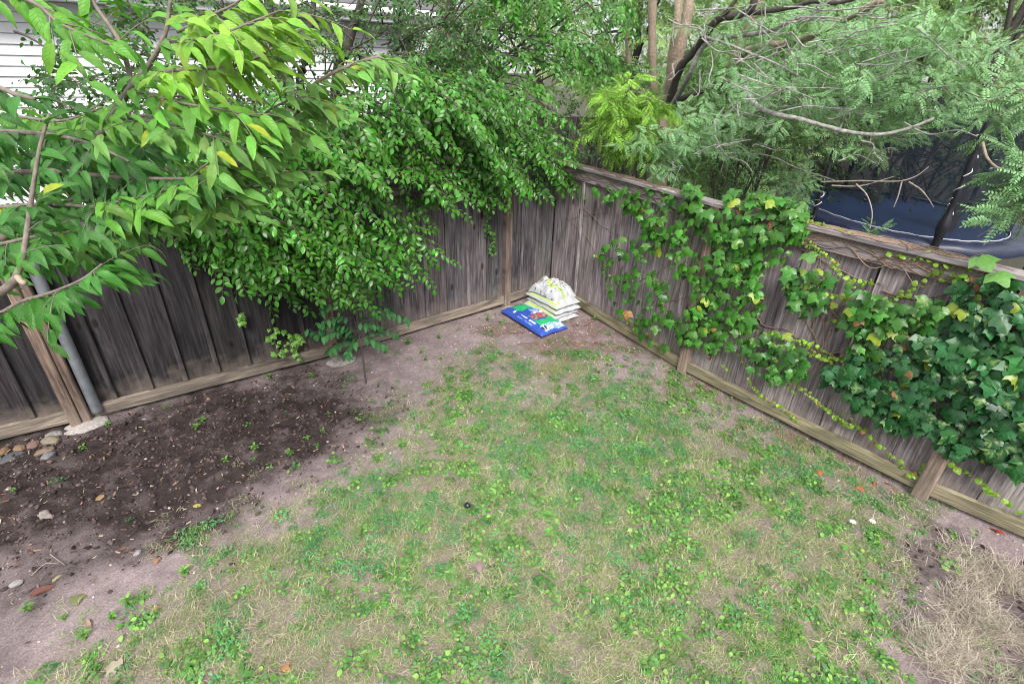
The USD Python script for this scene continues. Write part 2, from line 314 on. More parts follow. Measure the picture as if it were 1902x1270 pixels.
BARE_R = [(1640, 1080), (1690, 985), (1740, 1040), (1720, 1230), (1660, 1180)]
def nz(P, sc, seed): return meshkit.fbm(np.asarray(P) * sc, 4, seed)
def zones(P):
    px, py = to_px(P); P3 = np.c_[P[:, :2], np.zeros(len(P))]
    w = (nz(P3, 2.3, 5) - 0.5) * 150 + (nz(P3, 9.0, 9) - 0.5) * 90
    front = ((P - CAM) @ _fw) > 0.3
    def mk(poly, soft, grow=0): return np.where(front, np.clip((poly_dist(poly, px, py) + grow + w) / soft + 0.5, 0, 1), 0)
    return px, py, mk(SOIL, 110, 38), mk(LAWN, 150), mk(STRAW, 25), mk(MULCH, 25), mk(BARE_R, 30)
def ground_height(P):
    P3 = np.c_[P[:, :2], np.zeros(len(P))]
    px, py, so, la, st, mu, br = zones(P)
    h = (nz(P3, 1.1, 1) - 0.5) * 0.05 + (nz(P3, 6.0, 2) - 0.5) * 0.022
    h += so * ((nz(P3, 14.0, 3) - 0.5) * 0.075 + (nz(P3, 36.0, 4) - 0.5) * 0.05) + st * ((nz(P3, 5.0, 6) - 0.35) * 0.09 + (nz(P3, 20.0, 7) - 0.5) * 0.03)
    h += br * ((nz(P3, 9.0, 12) - 0.6) * 0.05) + (1 - la) * (nz(P3, 30.0, 8) - 0.5) * 0.012
    return h - 0.012
def axis(a, b, fine, out, far):
    mid = np.arange(a, b + 1e-6, fine); lo = [a]; st = fine
    while lo[-1] > -far: st *= 1.35; lo.append(lo[-1] - st)
    hi = [b]; st = fine
    while hi[-1] < far: st *= 1.35; hi.append(hi[-1] + st)
    return np.r_[lo[:0:-1], mid, hi[1:]]
gx, gy = axis(-4.7, 4.2, 0.024, 0, 160.0), axis(1.1, 7.3, 0.024, 0, 160.0)
GX, GY = np.meshgrid(gx, gy, indexing='ij'); GP = np.c_[GX.ravel(), GY.ravel(), np.zeros(GX.size)]
px, py, so, la, st_, mu, br = zones(GP)
GP[:, 2] = ground_height(GP)
nA, nB = nz(GP * (1, 1, 0), 7.0, 21), nz(GP * (1, 1, 0), 28.0, 22)
col = np.ones((len(GP), 1)) * np.array([0.250, 0.200, 0.198]) * (0.72 + 0.56 * nA[:, None])
def blend(c, k, m): return c * (1 - m[:, None]) + np.asarray(k) * m[:, None]
col = blend(col, np.array([0.19, 0.155, 0.12]) * 1.0, la * (0.35 + 0.5 * nB))
col = blend(col, (0.13, 0.15, 0.06), la * np.clip((nA - 0.45) * 3, 0, 1) * 0.6)
col = blend(col, np.array([0.036, 0.026, 0.025]), so * np.clip(0.9 + (nA - 0.4) * 1.2, 0, 1))
col = blend(col, (0.15, 0.085, 0.075), mu * np.clip(0.3 + nB, 0, 1) * 0.8)
col = blend(col, (0.17, 0.135, 0.135), br)
col = blend(col, (0.11, 0.086, 0.083), st_ * 0.85)
# moss patch before the bags
mp = gp(1045, 682); md = np.hypot((GP[:, 0] - mp[0]) / 0.38, (GP[:, 1] - mp[1]) / 0.2) + (nB - 0.5) * 1.2
col = blend(col, (0.13, 0.14, 0.035), np.clip(1.25 - md, 0, 1) * 0.8)
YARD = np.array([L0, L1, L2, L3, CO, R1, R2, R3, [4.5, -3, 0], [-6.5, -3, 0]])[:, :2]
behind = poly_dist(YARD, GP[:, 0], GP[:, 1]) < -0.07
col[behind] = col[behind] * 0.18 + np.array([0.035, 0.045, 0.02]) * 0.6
col = np.clip(col * (0.86 + 0.28 * rng.random((len(col), 1))), 0.01, 0.9)
M_GROUND = mat('yard_earth', {
    'a': ('attribute', {'attribute': 'Cd'}), 'ge': ('geometry', {}), 'n': ('noise_texture', {'scale': 90.0, 'detail': 4.0, 'roughness': 0.7}), 'r': ('rgb_ramp', {'ramp': [(0.25, (0.55, 0.54, 0.54)), (0.5, (1, 1, 1)), (0.75, (1.5, 1.45, 1.42))]}),
    'v': ('voronoi_texture', {'scale': 130.0}), 'vr': ('rgb_ramp', {'ramp': [(0.0, (1.5, 1.45, 1.45)), (0.22, (1.0, 1.0, 1.0)), (1.0, (0.85, 0.85, 0.85))]}),
    'm': ('mix', {'mix_type': 'multiply', 'fac': 1.0}), 'm2': ('mix', {'mix_type': 'multiply', 'fac': 1.0}), 'b': ('bump', {'strength': 0.9, 'distance': 0.012}), 'p': ('principled_bsdf', {'roughness': 0.95, 'specular_ior_level': 0.2})},
    [('ge.position', 'n.vector'), ('ge.position', 'v.vector'), ('n.fac', 'r.fac'), ('v.distance', 'vr.fac'), ('a.color', 'm.color1'), ('r.color', 'm.color2'), ('m.color', 'm2.color1'), ('vr.color', 'm2.color2'), ('m2.color', 'p.base_color'), ('n.fac', 'b.height'), ('b.normal', 'p.normal')], 'p.BSDF')
g = put('/World', 'ground', GP, grid_faces(len(gx) - 1, len(gy) - 1)[:, ::-1], M_GROUND, col, smooth=True)
tag(g, kind='structure')
def ground_at(P): P = np.atleast_2d(P); return ground_height(P)

# ------------------------------------------------------------------ the two fences, board by board
BOARD = -0.055                                                # boards stand behind the posts' line
def fence(name, label, segs, mat_b, tones, batten_every, top_trim):
    root = thing(name, label, 'fence')
    r = np.random.default_rng(5 if 'left' in label else 6)
    for k, (A, B, e, n, L) in enumerate(segs):
        j = 0.0; i = 0
        w0 = 0.285; cnt = max(1, round(L / w0)); ww = L / cnt
        for i in range(cnt):
            s0, s1 = i * ww, (i + 1) * ww
            if k == 3 and 'left' in label and i == cnt - 1: s1 += 0.07
            if k == 0 and 'right' in label and i == 0: s0 -= 0.05
            g_ = 0.004 + 0.006 * r.random(); t = BOARD + (r.random() - 0.5) * 0.010
            v, f, uv = plank(A, e, n, s0 + g_ / 2, s1 - g_ / 2, 0.03 + 0.02 * r.random(), 1.74 + 0.02 * r.random(), t - 0.019, t, 0.003, skew=(r.random() - 0.5) * 0.012)
            painted_shade = (0.29 if k < 2 else 1.2) if 'left' in label else 1.0  # tree shade painted into the left panels away from the corner
            tone = np.array(tones) * painted_shade * (0.72 + 0.56 * r.random()) * (1 + 0.07 * (r.random(3) - 0.5))
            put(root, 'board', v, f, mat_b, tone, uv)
            if batten_every(k, i):
                tb = (r.random() - 0.5) * 0.01
                v, f, uv = plank(A, e, n, s0 - 0.02, s0 + 0.022, 0.155, 1.745, BOARD + 0.012, BOARD + 0.034, 0.003, skew=(r.random() - 0.5) * 0.03)
                put(root, 'batten', v, f, mat_b, np.array(tones) * painted_shade * (1.25 + 0.4 * r.random()), uv)
        # rails between the posts
        inset = 0.048
        if L > 0.5:
            v, f, uv = plank(A, e, n, inset, L - inset, 0.035, 0.148, BOARD + 0.008, BOARD + 0.05, 0.004)
            put(root, 'bottom_rail', v, f, M_RAIL, np.array([1, 1, 1]) * (0.8 + 0.4 * r.random()) if 'left' in label else np.array([0.95, 1.02, 0.8]) * (0.95 + 0.3 * r.random()), uv[:, ::-1])
            if top_trim:
                v, f, uv = plank(A, e, n, -0.01, L - 0.012, 1.655, 1.79, BOARD + 0.004, BOARD + 0.042, 0.004)
                put(root, 'top_rail', v, f, mat_b, np.array(tones) * (1.0 + 0.35 * r.random()), uv[:, ::-1])
                v, f, uv = plank(A, e, n, -0.02, L - 0.022, 1.793, 1.831, BOARD - 0.05, BOARD + 0.085, 0.005)
                put(root, 'cap_board', v, f, mat_b, np.array(tones) * (0.95 + 0.3 * r.random()), uv[:, ::-1])
    return root
FENCE_L = fence('wooden_fence', 'weathered board and batten fence on the left, darkened for the shade of overhanging branches', SEG_L, M_WOOD_L, (1.0, 0.97, 1.0), lambda k, i: True if k < 2 else (i % 2 == 0 or k == 3), True)
FENCE_R = fence('wooden_fence', 'grey board fence on the right, overgrown with climbing vines', SEG_R, M_WOOD_R, (1.0, 0.97, 0.98), lambda k, i: k == 0 and i in (2,), True)
def post(root, P, e, n, w, h, tone, lab=None, split=False, proud=0.0):
    c = P + n * (BOARD + 0.05 - w / 2 + 0.03 + proud)
    v, f, uv = plank(c, e, n, -w / 2, w / 2, -0.05, h, -w / 2, w / 2, 0.006)
    o = put(root, 'post', v, f, M_POST, tone, uv); return o
# the split post on the left is two lengths side by side
A, B, e, n, L = SEG_L[1]
for k, (ds, w, dn) in enumerate(((-0.026, 0.078, 0.03), (0.050, 0.066, 0.012))):
    c = L1 + e * ds + n * (0.0 + dn)
    v, f, uv = plank(c, e, n, -w / 2, w / 2, 0.005, 1.72, -0.045, 0.045, 0.007, skew=-0.012 * k)
    o = put(FENCE_L, 'post', v, f, M_POST, np.array([1.0, 0.95, 0.9]) * (1.0 if k == 0 else 0.85), uv)
    tag(o, 'split brown post half beside the grey steel pole' if k else 'broad half of the split brown post')
post(FENCE_L, L2, SEG_L[1][2], SEG_L[1][3], 0.09, 1.80, (0.9, 0.8, 0.78))
post(FENCE_L, L3, SEG_L[2][2], SEG_L[2][3], 0.095, 1.80, (0.95, 0.92, 0.95))
post(FENCE_R, R1, SEG_R[0][2], SEG_R[0][3], 0.095, 1.80, (1.25, 1.2, 1.15))
post(FENCE_R, R2, SEG_R[1][2], SEG_R[1][3], 0.105, 1.80, (1.2, 1.2, 1.2))
post(FENCE_R, R3, SEG_R[2][2], SEG_R[2][3], 0.10, 1.80, (1.2, 1.1, 1.0))
# kick board under the first rail on the right
A, B, e, n, L = SEG_R[0]
v, f, uv = plank(A, e, n, 0.06, L - 0.05, -0.06, 0.032, BOARD + 0.0, BOARD + 0.03, 0.003)
o = put(FENCE_R, 'kick_board', v, f, M_RAIL, (0.9, 0.9, 0.75), uv[:, ::-1])
# grey steel pole next to the split post
M_STEEL = simple('galvanised_steel', (0.22, 0.235, 0.26), 0.5, metallic=0.55, noise=0.3, nscale=12)
A, B, e, n, L = SEG_L[1]
c = L1 + e * 0.135 + n * 0.012
pole = thing('steel_pole', 'round grey steel pole standing beside the split wooden post', 'pole')
v, f = tube([c + UP * (0.10), c + UP * 0.9, c + UP * 1.78], 0.042, 16); put(pole, 'tube', v, f, M_STEEL, smooth=True)
v, f = tube([c + UP * 1.78, c + UP * 1.80, c + UP * 1.815], [0.046, 0.046, 0.02], 16); put(pole, 'pole_cap', v, f, M_STEEL)

# footings and stones
def rock(c, sx, sy, sz, seed, rz=0.0, sub=3):
    s = trimesh.creation.icosphere(sub); v = np.array(s.vertices); r = 0.75 + 0.5 * meshkit.fbm(v * 1.4 + seed * 3.1, 3, seed)
    v = v * r[:, None]; v = v + 0.05 * (meshkit.fbm(v * 5 + seed, 3, seed + 50)[:, None] - 0.5)
    v = v * (sx, sy, sz); a = math.radians(rz); R = np.array([[math.cos(a), -math.sin(a), 0], [math.sin(a), math.cos(a), 0], [0, 0, 1]])
    return v @ R.T + c, np.array(s.faces)
M_CONC = simple('rough_concrete', (0.30, 0.27, 0.25), 0.95, noise=0.4, nscale=45, bump=0.9)
ang_l = math.degrees(math.atan2(SEG_L[1][2][1], SEG_L[1][2][0]))
v, f = rock(L1 + SEG_L[1][3] * 0.055 + SEG_L[1][2] * 0.03 + UP * 0.0, 0.17, 0.10, 0.05, 3, ang_l, 4); tag(put('/World', 'concrete_footing', v, f, M_CONC), 'rough concrete footing under the split brown fence post', 'footing')
v, f = rock(L2 + SEG_L[1][3] * 0.10 + SEG_L[1][2] * 0.04 - UP * 0.004, 0.15, 0.11, 0.045, 8, ang_l, 4); tag(put('/World', 'concrete_footing', v, f, M_CONC), 'low pale concrete footing behind the thin sapling stem', 'footing')
v, f = rock(L3 + SEG_L[2][3] * 0.09 - SEG_L[2][2] * 0.03 - UP * 0.005, 0.10, 0.07, 0.035, 9, ang_l, 3); tag(put('/World', 'concrete_footing', v, f, M_CONC), 'small concrete footing at the post left of the bags', 'footing')
STONES = [(95, 820, 26, 0.75, 'tan rounded stone below the concrete footing', (0.30, 0.25, 0.18)), (84, 839, 24, 0.6, 'flat brown stone lying between fence and soil', (0.24, 0.17, 0.12)),
          (90, 848, 20, 0.8, 'grey rounded pebble at the edge of the dark soil', (0.22, 0.22, 0.24)), (62, 826, 20, 0.6, 'reddish flat stone beside the tan one', (0.25, 0.15, 0.12)),
          (36, 833, 17, 0.7, 'small orange brown stone near the bottom rail', (0.30, 0.18, 0.10)), (102, 808, 22, 0.6, 'pale grey stone leaning at the bottom rail', (0.30, 0.29, 0.28)),
          (24, 850, 30, 0.45, 'long dark grey stone by the left picture edge', (0.12, 0.12, 0.13)), (6, 838, 16, 0.7, 'rust brown stone against the fence foot, farthest left', (0.24, 0.14, 0.08)),
          (82, 955, 18, 0.6, 'pale pinkish stone on the dark soil, upper of two', (0.38, 0.32, 0.29)), (88, 961, 17, 0.6, 'pale pinkish stone on the dark soil, lower of two', (0.36, 0.31, 0.28)),
          (30, 1084, 16, 0.6, 'white oval pebble at the lower left soil edge', (0.45, 0.41, 0.39)), (255, 1027, 12, 0.7, 'light grey pebble where soil meets dust', (0.38, 0.35, 0.35)),
          (1240, 658, 22, 0.5, 'light grey stone at the foot of the kick board', (0.36, 0.33, 0.32)), (1200, 640, 16, 0.5, 'small pale stone between the bags and the right post', (0.4, 0.36, 0.35))]
for k, (a, b, w, fl, lab, c) in enumerate(STONES):
    P = gp(a, b); dist = np.linalg.norm(P - CAM); sz = w * dist / F_PX * 0.46; c = tuple(q_ * 0.6 for q_ in c)
    v, f = rock(P + UP * sz * fl * 0.12, sz, sz * 0.72, sz * fl * 0.7, 20 + k, 40 * k)
    M = simple(f'stone_{k:03d}', c, 0.85, noise=0.35, nscale=40, bump=0.5); tag(put('/World', 'stone', v, f, M, smooth=True), lab, 'stone', 'loose stones')

# ------------------------------------------------------------------ bags of soil in the corner
def pillow(L, W, H, seed, wr=0.012, n=54, mm=36, p=3.2, crimp=0.03, sag=None):
    u = np.linspace(-1, 1, n + 1); w = np.linspace(-1, 1, mm + 1); U, V = np.meshgrid(u, w, indexing='ij')
    prof = np.clip(1 - np.abs(U) ** p, 0, 1) ** 0.5 * np.clip(1 - np.abs(V) ** p, 0, 1) ** 0.5
    pin = 1 - 0.06 * np.abs(U) ** 2 * (1 - np.abs(V))             # corners stick out
    X = U * L / 2 * (1 - 0.02 * (1 - np.abs(V) ** 2)); Y = V * W / 2 * pin
    q = np.stack([U * 3 + seed, V * 3, 0 * U], -1)
    wri = (meshkit.fbm(q * 0.9, 3, seed) - 0.5) * 2 * wr * 1.9 + (meshkit.fbm(q * np.array([0.8, 2.2, 1]), 2, seed + 9) - 0.5) * 2 * wr * 0.8
    edge = np.clip((np.maximum(np.abs(U), np.abs(V)) - 0.8) * 5, 0, 1)
    wri = wri * (0.25 + prof) + edge * 0.004 * np.sin(U * 9 + V * 7 + seed)
    bend = 0 * U if sag is None else sag(U, V)
    base = 0.22 * H
    top = base + prof * (H - base) + wri + bend; bot = base - prof * base * 0.95 + bend * 1.0 + wri * 0.2 * (1 - prof)
    vt = np.stack([X, Y, top], -1).reshape(-1, 3); vb = np.stack([X, Y, np.minimum(bot, top - 0.001)], -1).reshape(-1, 3)
    f = grid_faces(n, mm); N = len(vt)
    rim = np.r_[np.arange(mm + 1), (np.arange(1, n + 1)) * (mm + 1) + mm, (n * (mm + 1) + np.arange(mm - 1, -1, -1)), np.arange(n - 1, 0, -1) * (mm + 1)]
    r2 = np.roll(rim, -1)
    side = np.vstack([np.stack([rim, r2, r2 + N], 1), np.stack([rim, r2 + N, rim + N], 1)])
    return np.vstack([vt, vb]), np.vstack([f, f[:, ::-1] + N, side]), np.concatenate([U.ravel(), U.ravel()]), np.concatenate([V.ravel(), V.ravel()]), np.r_[np.ones(N), np.zeros(N)]
M_BAG = mat('bag_plastic', {'a': ('attribute', {'attribute': 'Cd'}), 'tc': ('texture_coordinate', {}), 'n': ('noise_texture', {'scale': 38.0, 'detail': 4.0, 'distortion': 1.5}), 'b': ('bump', {'strength': 0.5, 'distance': 0.012}),
     'p': ('principled_bsdf', {'roughness': 0.4, 'specular_ior_level': 0.4})}, [('a.color', 'p.base_color'), ('tc.object', 'n.vector'), ('n.fac', 'b.height'), ('b.normal', 'p.normal')], 'p.BSDF')
def place_mesh(v, c, rz):
    a = math.radians(rz); R = np.array([[math.cos(a), -math.sin(a), 0], [math.sin(a), math.cos(a), 0], [0, 0, 1]]); return v @ R.T + c
front, right = gp(1031, 604), gp(1080, 592)                    # the lowest bag's near corners
left_c = gp(985, 578)
ax_l = unit(left_c - front); ax_s = unit(right_c - front) if False else unit(right - front)
BAG_RZ = math.degrees(math.atan2(ax_l[1], ax_l[0]))
BAG_L, BAG_W = 0.62, 0.42
ctr = front + ax_l * BAG_L / 2 + np.cross(ax_l, UP) * (BAG_W / 2 if np.cross(ax_l, UP) @ ax_s > 0 else -BAG_W / 2)
def white_bag(z, seed, dx, dy, drz, lab, H, L=BAG_L, W=BAG_W, stripes=True, fold=False, sag=None):
    v, f, U, V, topf = pillow(L, W, H, seed, 0.013 if not fold else 0.024, sag=sag)
    c = np.ones((len(v), 3)) * np.array([0.43, 0.435, 0.45])
    lime = np.array([0.36, 0.50, 0.08]); blk = np.array([0.03, 0.035, 0.03])
    if not fold:                                              # two lime bands with a dark rule along the long edge
        q = V * V_SIGN
        band = ((q > 0.55) & (q < 0.72)) | ((q > 0.78) & (q < 0.9)); band &= (np.abs(U) < 0.86)
        c[band] = lime; c[((q > 0.735) & (q < 0.765)) & (np.abs(U) < 0.84)] = blk
        pic = (q < 0.2) & (q > -0.3) & (np.abs(U) < 0.55) & (topf > 0)
        n_ = meshkit.fbm(np.stack([U * 6, V * 6, 0 * U], -1), 3, seed); c[pic & (n_ > 0.6)] = blk * 3
    else:
        n_ = meshkit.fbm(np.stack([U * 5, V * 5, 0 * U], -1), 3, seed + 2); n2 = meshkit.fbm(np.stack([U * 14, V * 22, 0 * U], -1), 3, seed + 5)
        c[(np.abs(V * V_SIGN + 0.15 * np.sin(U * 5) - 0.3) < 0.12) & (U < 0.35)] = lime
        c[(n2 > 0.69) & (n_ > 0.45) & (np.abs(U) < 0.8)] = blk * 2
        c[(np.abs(U - 0.72) < 0.06) & (np.abs(V * V_SIGN - 0.62) < 0.09)] = blk
        c[(np.abs(U + 0.1 + 0.06 * np.sin(V * 6)) < 0.016) & (np.abs(V) < 0.7)] = blk * 2
    v = place_mesh(v, ctr + ax_l * dx + ax_s * dy + UP * z, BAG_RZ + drz)
    tag(put('/World', 'plastic_bag', v, f, M_BAG, c, smooth=True), lab, 'bag', 'stacked white bags in the fence corner')
V_SIGN = 1.0 if (np.array([-math.sin(math.radians(BAG_RZ)), math.cos(math.radians(BAG_RZ)), 0]) @ ax_s) < 0 else -1.0
white_bag(0.000, 1, 0.00, 0.0, 0, 'white plastic bag at the bottom of the corner stack', 0.085)
white_bag(0.060, 2, 0.01, -0.02, 2, 'white plastic bag with lime stripes, second from the bottom of the stack', 0.09)
white_bag(0.126, 3, -0.01, 0.01, -2, 'white plastic bag with lime stripes, in the middle of the stack', 0.095)
white_bag(0.198, 4, 0.0, 0.0, 1, 'white plastic bag with a loose flap, just under the folded top bag', 0.095)
white_bag(0.270, 5, 0.045, 0.02, 4, 'folded white bag with black print, topmost of the stack', 0.15, L=0.52, W=0.38, fold=True, sag=lambda U, V: -0.035 * np.abs(U) ** 4 - 0.02 * np.abs(V) ** 4)
# the blue bag in front
b_l, b_t, b_r, b_b = gp(931, 580), gp(975, 566), gp(1055, 611), gp(1006, 630)
BL = 0.5 * (np.linalg.norm(b_r - b_t) + np.linalg.norm(b_b - b_l)); BW = 0.5 * (np.linalg.norm(b_t - b_l) + np.linalg.norm(b_r - b_b))
v, f, U, V, tp = pillow(BL, BW, 0.10, 7, 0.012, n=110, mm=64)
bc = (b_l + b_t + b_r + b_b) / 4; d = unit((b_b + b_r) - (b_l + b_t)); rzb = math.degrees(math.atan2(d[1], d[0]))
ydir = np.array([-d[1], d[0], 0]); VV = V * (1 if ydir @ unit(b_t - b_l) > 0 else -1)   # VV=+1 on the stack side, U=+1 at the near right end
c = np.ones((len(v), 3)) * np.array([0.03, 0.075, 0.36])
green, sky_c, red, whi = np.array([0.02, 0.36, 0.13]), np.array([0.22, 0.36, 0.70]), np.array([0.55, 0.03, 0.05]), np.array([0.75, 0.77, 0.8])
nn = meshkit.fbm(np.stack([U * 4, VV * 4, 0 * U], -1), 3, 3); n3 = meshkit.fbm(np.stack([U * 16, VV * 10, 0 * U], -1), 3, 8)
c[(U < -0.42 + 0.15 * (nn - 0.5)) & (VV > -0.45) & (U > -0.92)] = green
c[(np.abs(U + 0.12) < 0.2) & (VV > 0.05) & (VV < 0.8) & (n3 > 0.42)] = sky_c
c[(np.abs(U + 0.02) < 0.05) & (VV > -0.1) & (VV < 0.75) & (n3 > 0.4)] = whi * 0.8
pic = (U > 0.05) & (U < 0.33) & (VV > -0.5) & (VV < 0.7); c[pic] = np.array([0.09, 0.11, 0.08]); c[pic & (n3 > 0.62)] = red; c[pic & (n3 < 0.40)] = np.array([0.35, 0.22, 0.2])
c[(U > 0.30 + 0.13 * np.cos(VV * 2.4)) & (U < 0.68) & (VV > -0.52)] = green
c[(U > 0.68) & (U < 0.93) & (VV > -0.62)] = sky_c * 0.95; c[(U > 0.68) & (U < 0.93) & (VV > -0.62) & (n3 > 0.6)] = whi
c[(U > 0.735) & (U < 0.90) & (np.hypot((U - 0.79) * 1.5, VV + 0.48) < 0.16)] = np.array([0.02, 0.02, 0.025]); c[(np.abs(VV + 0.48) < 0.035) & (np.abs(U - 0.79) < 0.1)] = whi
c[(VV < -0.6) & (VV > -0.72) & (U > 0.22) & (U < 0.52)] = whi; c[(VV < -0.6) & (VV > -0.68) & (U > -0.2) & (U < 0.12)] = whi
c[(np.abs(U + 0.5) < 0.045) & (VV < -0.55) & (VV > -0.75)] = whi; c[(np.abs(VV + 0.86) < 0.04) & (np.abs(U - 0.1) < 0.4) & (n3 > 0.48)] = sky_c
v = place_mesh(v, bc + UP * 0.002, rzb)
tag(put('/World', 'plastic_bag', v, f, M_BAG, c, smooth=True), 'blue and green printed plastic bag lying flat before the white stack', 'bag')

# ------------------------------------------------------------------ the neighbour's house and far fence
def hbox(root, name, A, e, n, s0, s1, t0, t1, z0, z1, m_, c=(1, 1, 1), bev=0.004):
    v, f, uv = plank(A, e, n, s0, s1, z0, z1, t0, t1, bev); return put(root, name, v, f, m_, c, uv)
M_SIDING = simple('white_vinyl', (0.80, 0.80, 0.82), 0.5, noise=0.03, nscale=6)
M_TRIM = simple('white_trim', (0.74, 0.74, 0.77), 0.45)
M_BRICK = mat('brick_wall', {'a': ('attribute', {'attribute': 'Cd'}), 'tc': ('texture_coordinate', {}), 'n': ('noise_texture', {'scale': 30.0, 'detail': 4.0}), 'r': ('rgb_ramp', {'ramp': [(0.3, (0.75, 0.75, 0.75)), (0.7, (1.2, 1.2, 1.2))]}), 'm': ('mix', {'mix_type': 'multiply', 'fac': 1.0}), 'p': ('principled_bsdf', {'roughness': 0.9})},
    [('a.color', 'm.color1'), ('tc.object', 'n.vector'), ('n.fac', 'r.fac'), ('r.color', 'm.color2'), ('m.color', 'p.base_color')], 'p.BSDF')
M_ROOF = simple('roof_shingle', (0.10, 0.095, 0.10), 0.95, noise=0.35, nscale=20, bump=0.5)
house = thing('house', 'white sided house with brick base behind the trees at upper left', 'house')
he = np.array([0.8, 0.6, 0]); hn = np.array([0.6, -0.8, 0]); HA = np.array([-6.0, 6.0, 0]); h0, h1 = -4.5, 5.2
hbox(house, 'wall_core', HA, he, hn, h0, h1, -5.0, -0.03, 0.0, 3.38, M_SIDING)
zz = 2.02; hb = []
EXPO = 0.104
for k in range(13):                                           # clapboards: each a tilted strip
    z0 = zz + k * EXPO; s0_, s1_ = h0, h1
    A8 = [HA + he * s + hn * t + UP * q for s in (s0_, s1_) for t, q in ((-0.028, z0), (0.018, z0 + 0.002), (-0.004, z0 + EXPO - 0.002), (-0.028, z0 + EXPO - 0.002))]
    hh = trimesh.convex.convex_hull(np.array(A8)); put(house, 'siding_board', np.array(hh.vertices), np.array(hh.faces), M_SIDING)
for k in range(19):
    z0 = 0.045 + k * EXPO; s1_ = h1 - 2.9
    A8 = [HA + he * s + hn * t + UP * q for s in (h0, s1_) for t, q in ((-0.028, z0), (0.018, z0 + 0.002), (-0.004, z0 + EXPO - 0.002), (-0.028, z0 + EXPO - 0.002))]
    hh = trimesh.convex.convex_hull(np.array(A8)); put(house, 'siding_board', np.array(hh.vertices), np.array(hh.faces), M_SIDING)
hbox(house, 'brick_sill', HA, he, hn, h1 - 2.9, h1 + 0.01, -0.03, 0.06, 1.955, 2.015, M_BRICK, (0.45, 0.36, 0.30))
bb = MB(); rb = np.random.default_rng(3)
for k in range(26):
    for i in range(13):
        s0 = h1 - 2.9 + i * 0.225 + (0.11 if k % 2 else 0)
        v, f, uv = plank(HA, he, hn, s0 + 0.006, min(s0 + 0.215, h1), 0.02 + k * 0.075, 0.02 + k * 0.075 + 0.064, -0.03, 0.02 + 0.006 * rb.random(), 0.0035); bb.add(v, f, np.array([0.42, 0.17, 0.11]) * (0.75 + 0.5 * rb.random()), uv)
o = bb.put(house, 'brickwork', M_BRICK); tag(o, kind='stuff')
hbox(house, 'mortar_bed', HA, he, hn, h1 - 2.9, h1, -0.03, 0.012, 0.0, 1.955, simple('mortar', (0.42, 0.39, 0.36), 0.95))
hbox(house, 'soffit', HA, he, hn, h0 - 0.3, h1 + 0.35, -0.03, 0.40, 3.375, 3.40, M_TRIM)
hbox(house, 'fascia', HA, he, hn, h0 - 0.3, h1 + 0.35, 0.402, 0.425, 3.37, 3.54, M_TRIM)
gut = [HA + he * s + hn * 0.47 + UP * 3.50 for s in np.linspace(h0 - 0.3, h1 + 0.35, 8)]
v, f = tube(gut, 0.055, 10); put(house, 'gutter', v, f, M_TRIM, smooth=True)
hbox(house, 'frieze_board', HA, he, hn, h0, h1, -0.02, 0.026, 3.26, 3.372, M_TRIM)
rv = np.array([HA + he * s + hn * t + UP * q for s in (h0 - 0.35, h1 + 0.4) for t, q in ((0.5, 3.54), (0.5, 3.56), (-2.6, 5.1), (-2.6, 5.07), (-5.6, 3.56), (-5.6, 3.54))])
hh = trimesh.convex.convex_hull(rv); put(house, 'roof', np.array(hh.vertices), np.array(hh.faces), M_ROOF)
# back fence far behind the corner, seen through a gap
fb = thing('wooden_fence', 'distant dark board fence glimpsed through the leaves above the corner', 'fence')
FA = dp(560, 215, 14.0); FB = dp(1560, 235, 15.5); FA[2] = FB[2] = 0; fe = unit(FB - FA); fn = np.cross(fe, UP); fn = fn if fn[1] < 0 else -fn
for k in range(int(np.linalg.norm(FB - FA) / 0.15)):
    v, f, uv = plank(FA, fe, fn, k * 0.15, k * 0.15 + 0.142, 0.05, 1.8 + 0.03 * rng.random(), -0.02, 0.0, 0.002); put(fb, 'board', v, f, M_WOOD_R, np.array([0.55, 0.5, 0.5]) * (0.6 + 0.8 * rng.random()), uv)

# ------------------------------------------------------------------ trampoline beyond the right fence
tr = thing('trampoline', 'oval black trampoline with blue mat and net enclosure behind the fence', 'trampoline')
TC, TAX, TAY, TZ = np.array([6.28, 8.6, 0]), 1.58, 2.02, 0.88
def ell(a, k=1.0, off=0.0, z=TZ): return TC + np.stack([(TAX * k + off) * np.cos(a), (TAY * k + off) * np.sin(a), np.full(np.shape(a), z)], -1)
a = np.linspace(0, 2 * np.pi, 97)
M_MAT = simple('blue_black_mat', (0.03, 0.06, 0.16), 0.55, noise=0.25, nscale=9)
M_PAD = simple('black_vinyl_pad', (0.014, 0.018, 0.042), 0.42, noise=0.4, nscale=7, bump=0.25)
M_FRAME = simple('dark_steel_tube', (0.04, 0.045, 0.06), 0.4, metallic=0.5)
M_FOAM = simple('black_foam_sleeve', (0.012, 0.012, 0.016), 0.35, bump=0.4, nscale=60)
M_TAPE = simple('torn_white_tape', (0.6, 0.6, 0.62), 0.6)
rr = np.linspace(0, 1, 12); ring = np.concatenate([ell(a[:-1], q * 0.84, 0, TZ - 0.035 * (1 - q ** 2)) for q in rr[1:]]); nA_ = 96
v = np.vstack([[TC + UP * (TZ - 0.035)], ring]); ff = []
for j in range(nA_): ff.append([0, 1 + j, 1 + (j + 1) % nA_])
for i in range(10):
    for j in range(nA_):
        p, q = 1 + i * nA_ + j, 1 + i * nA_ + (j + 1) % nA_; ff += [[p, p + nA_, q + nA_], [p, q + nA_, q]]
put(tr, 'mat', v, np.array(ff), M_MAT, smooth=True)
prof = [(-0.30, 0.0), (-0.29, 0.018), (-0.15, 0.034), (-0.02, 0.026), (0.03, -0.01), (0.04, -0.10), (0.02, -0.10), (0.0, -0.02), (-0.28, -0.015)]
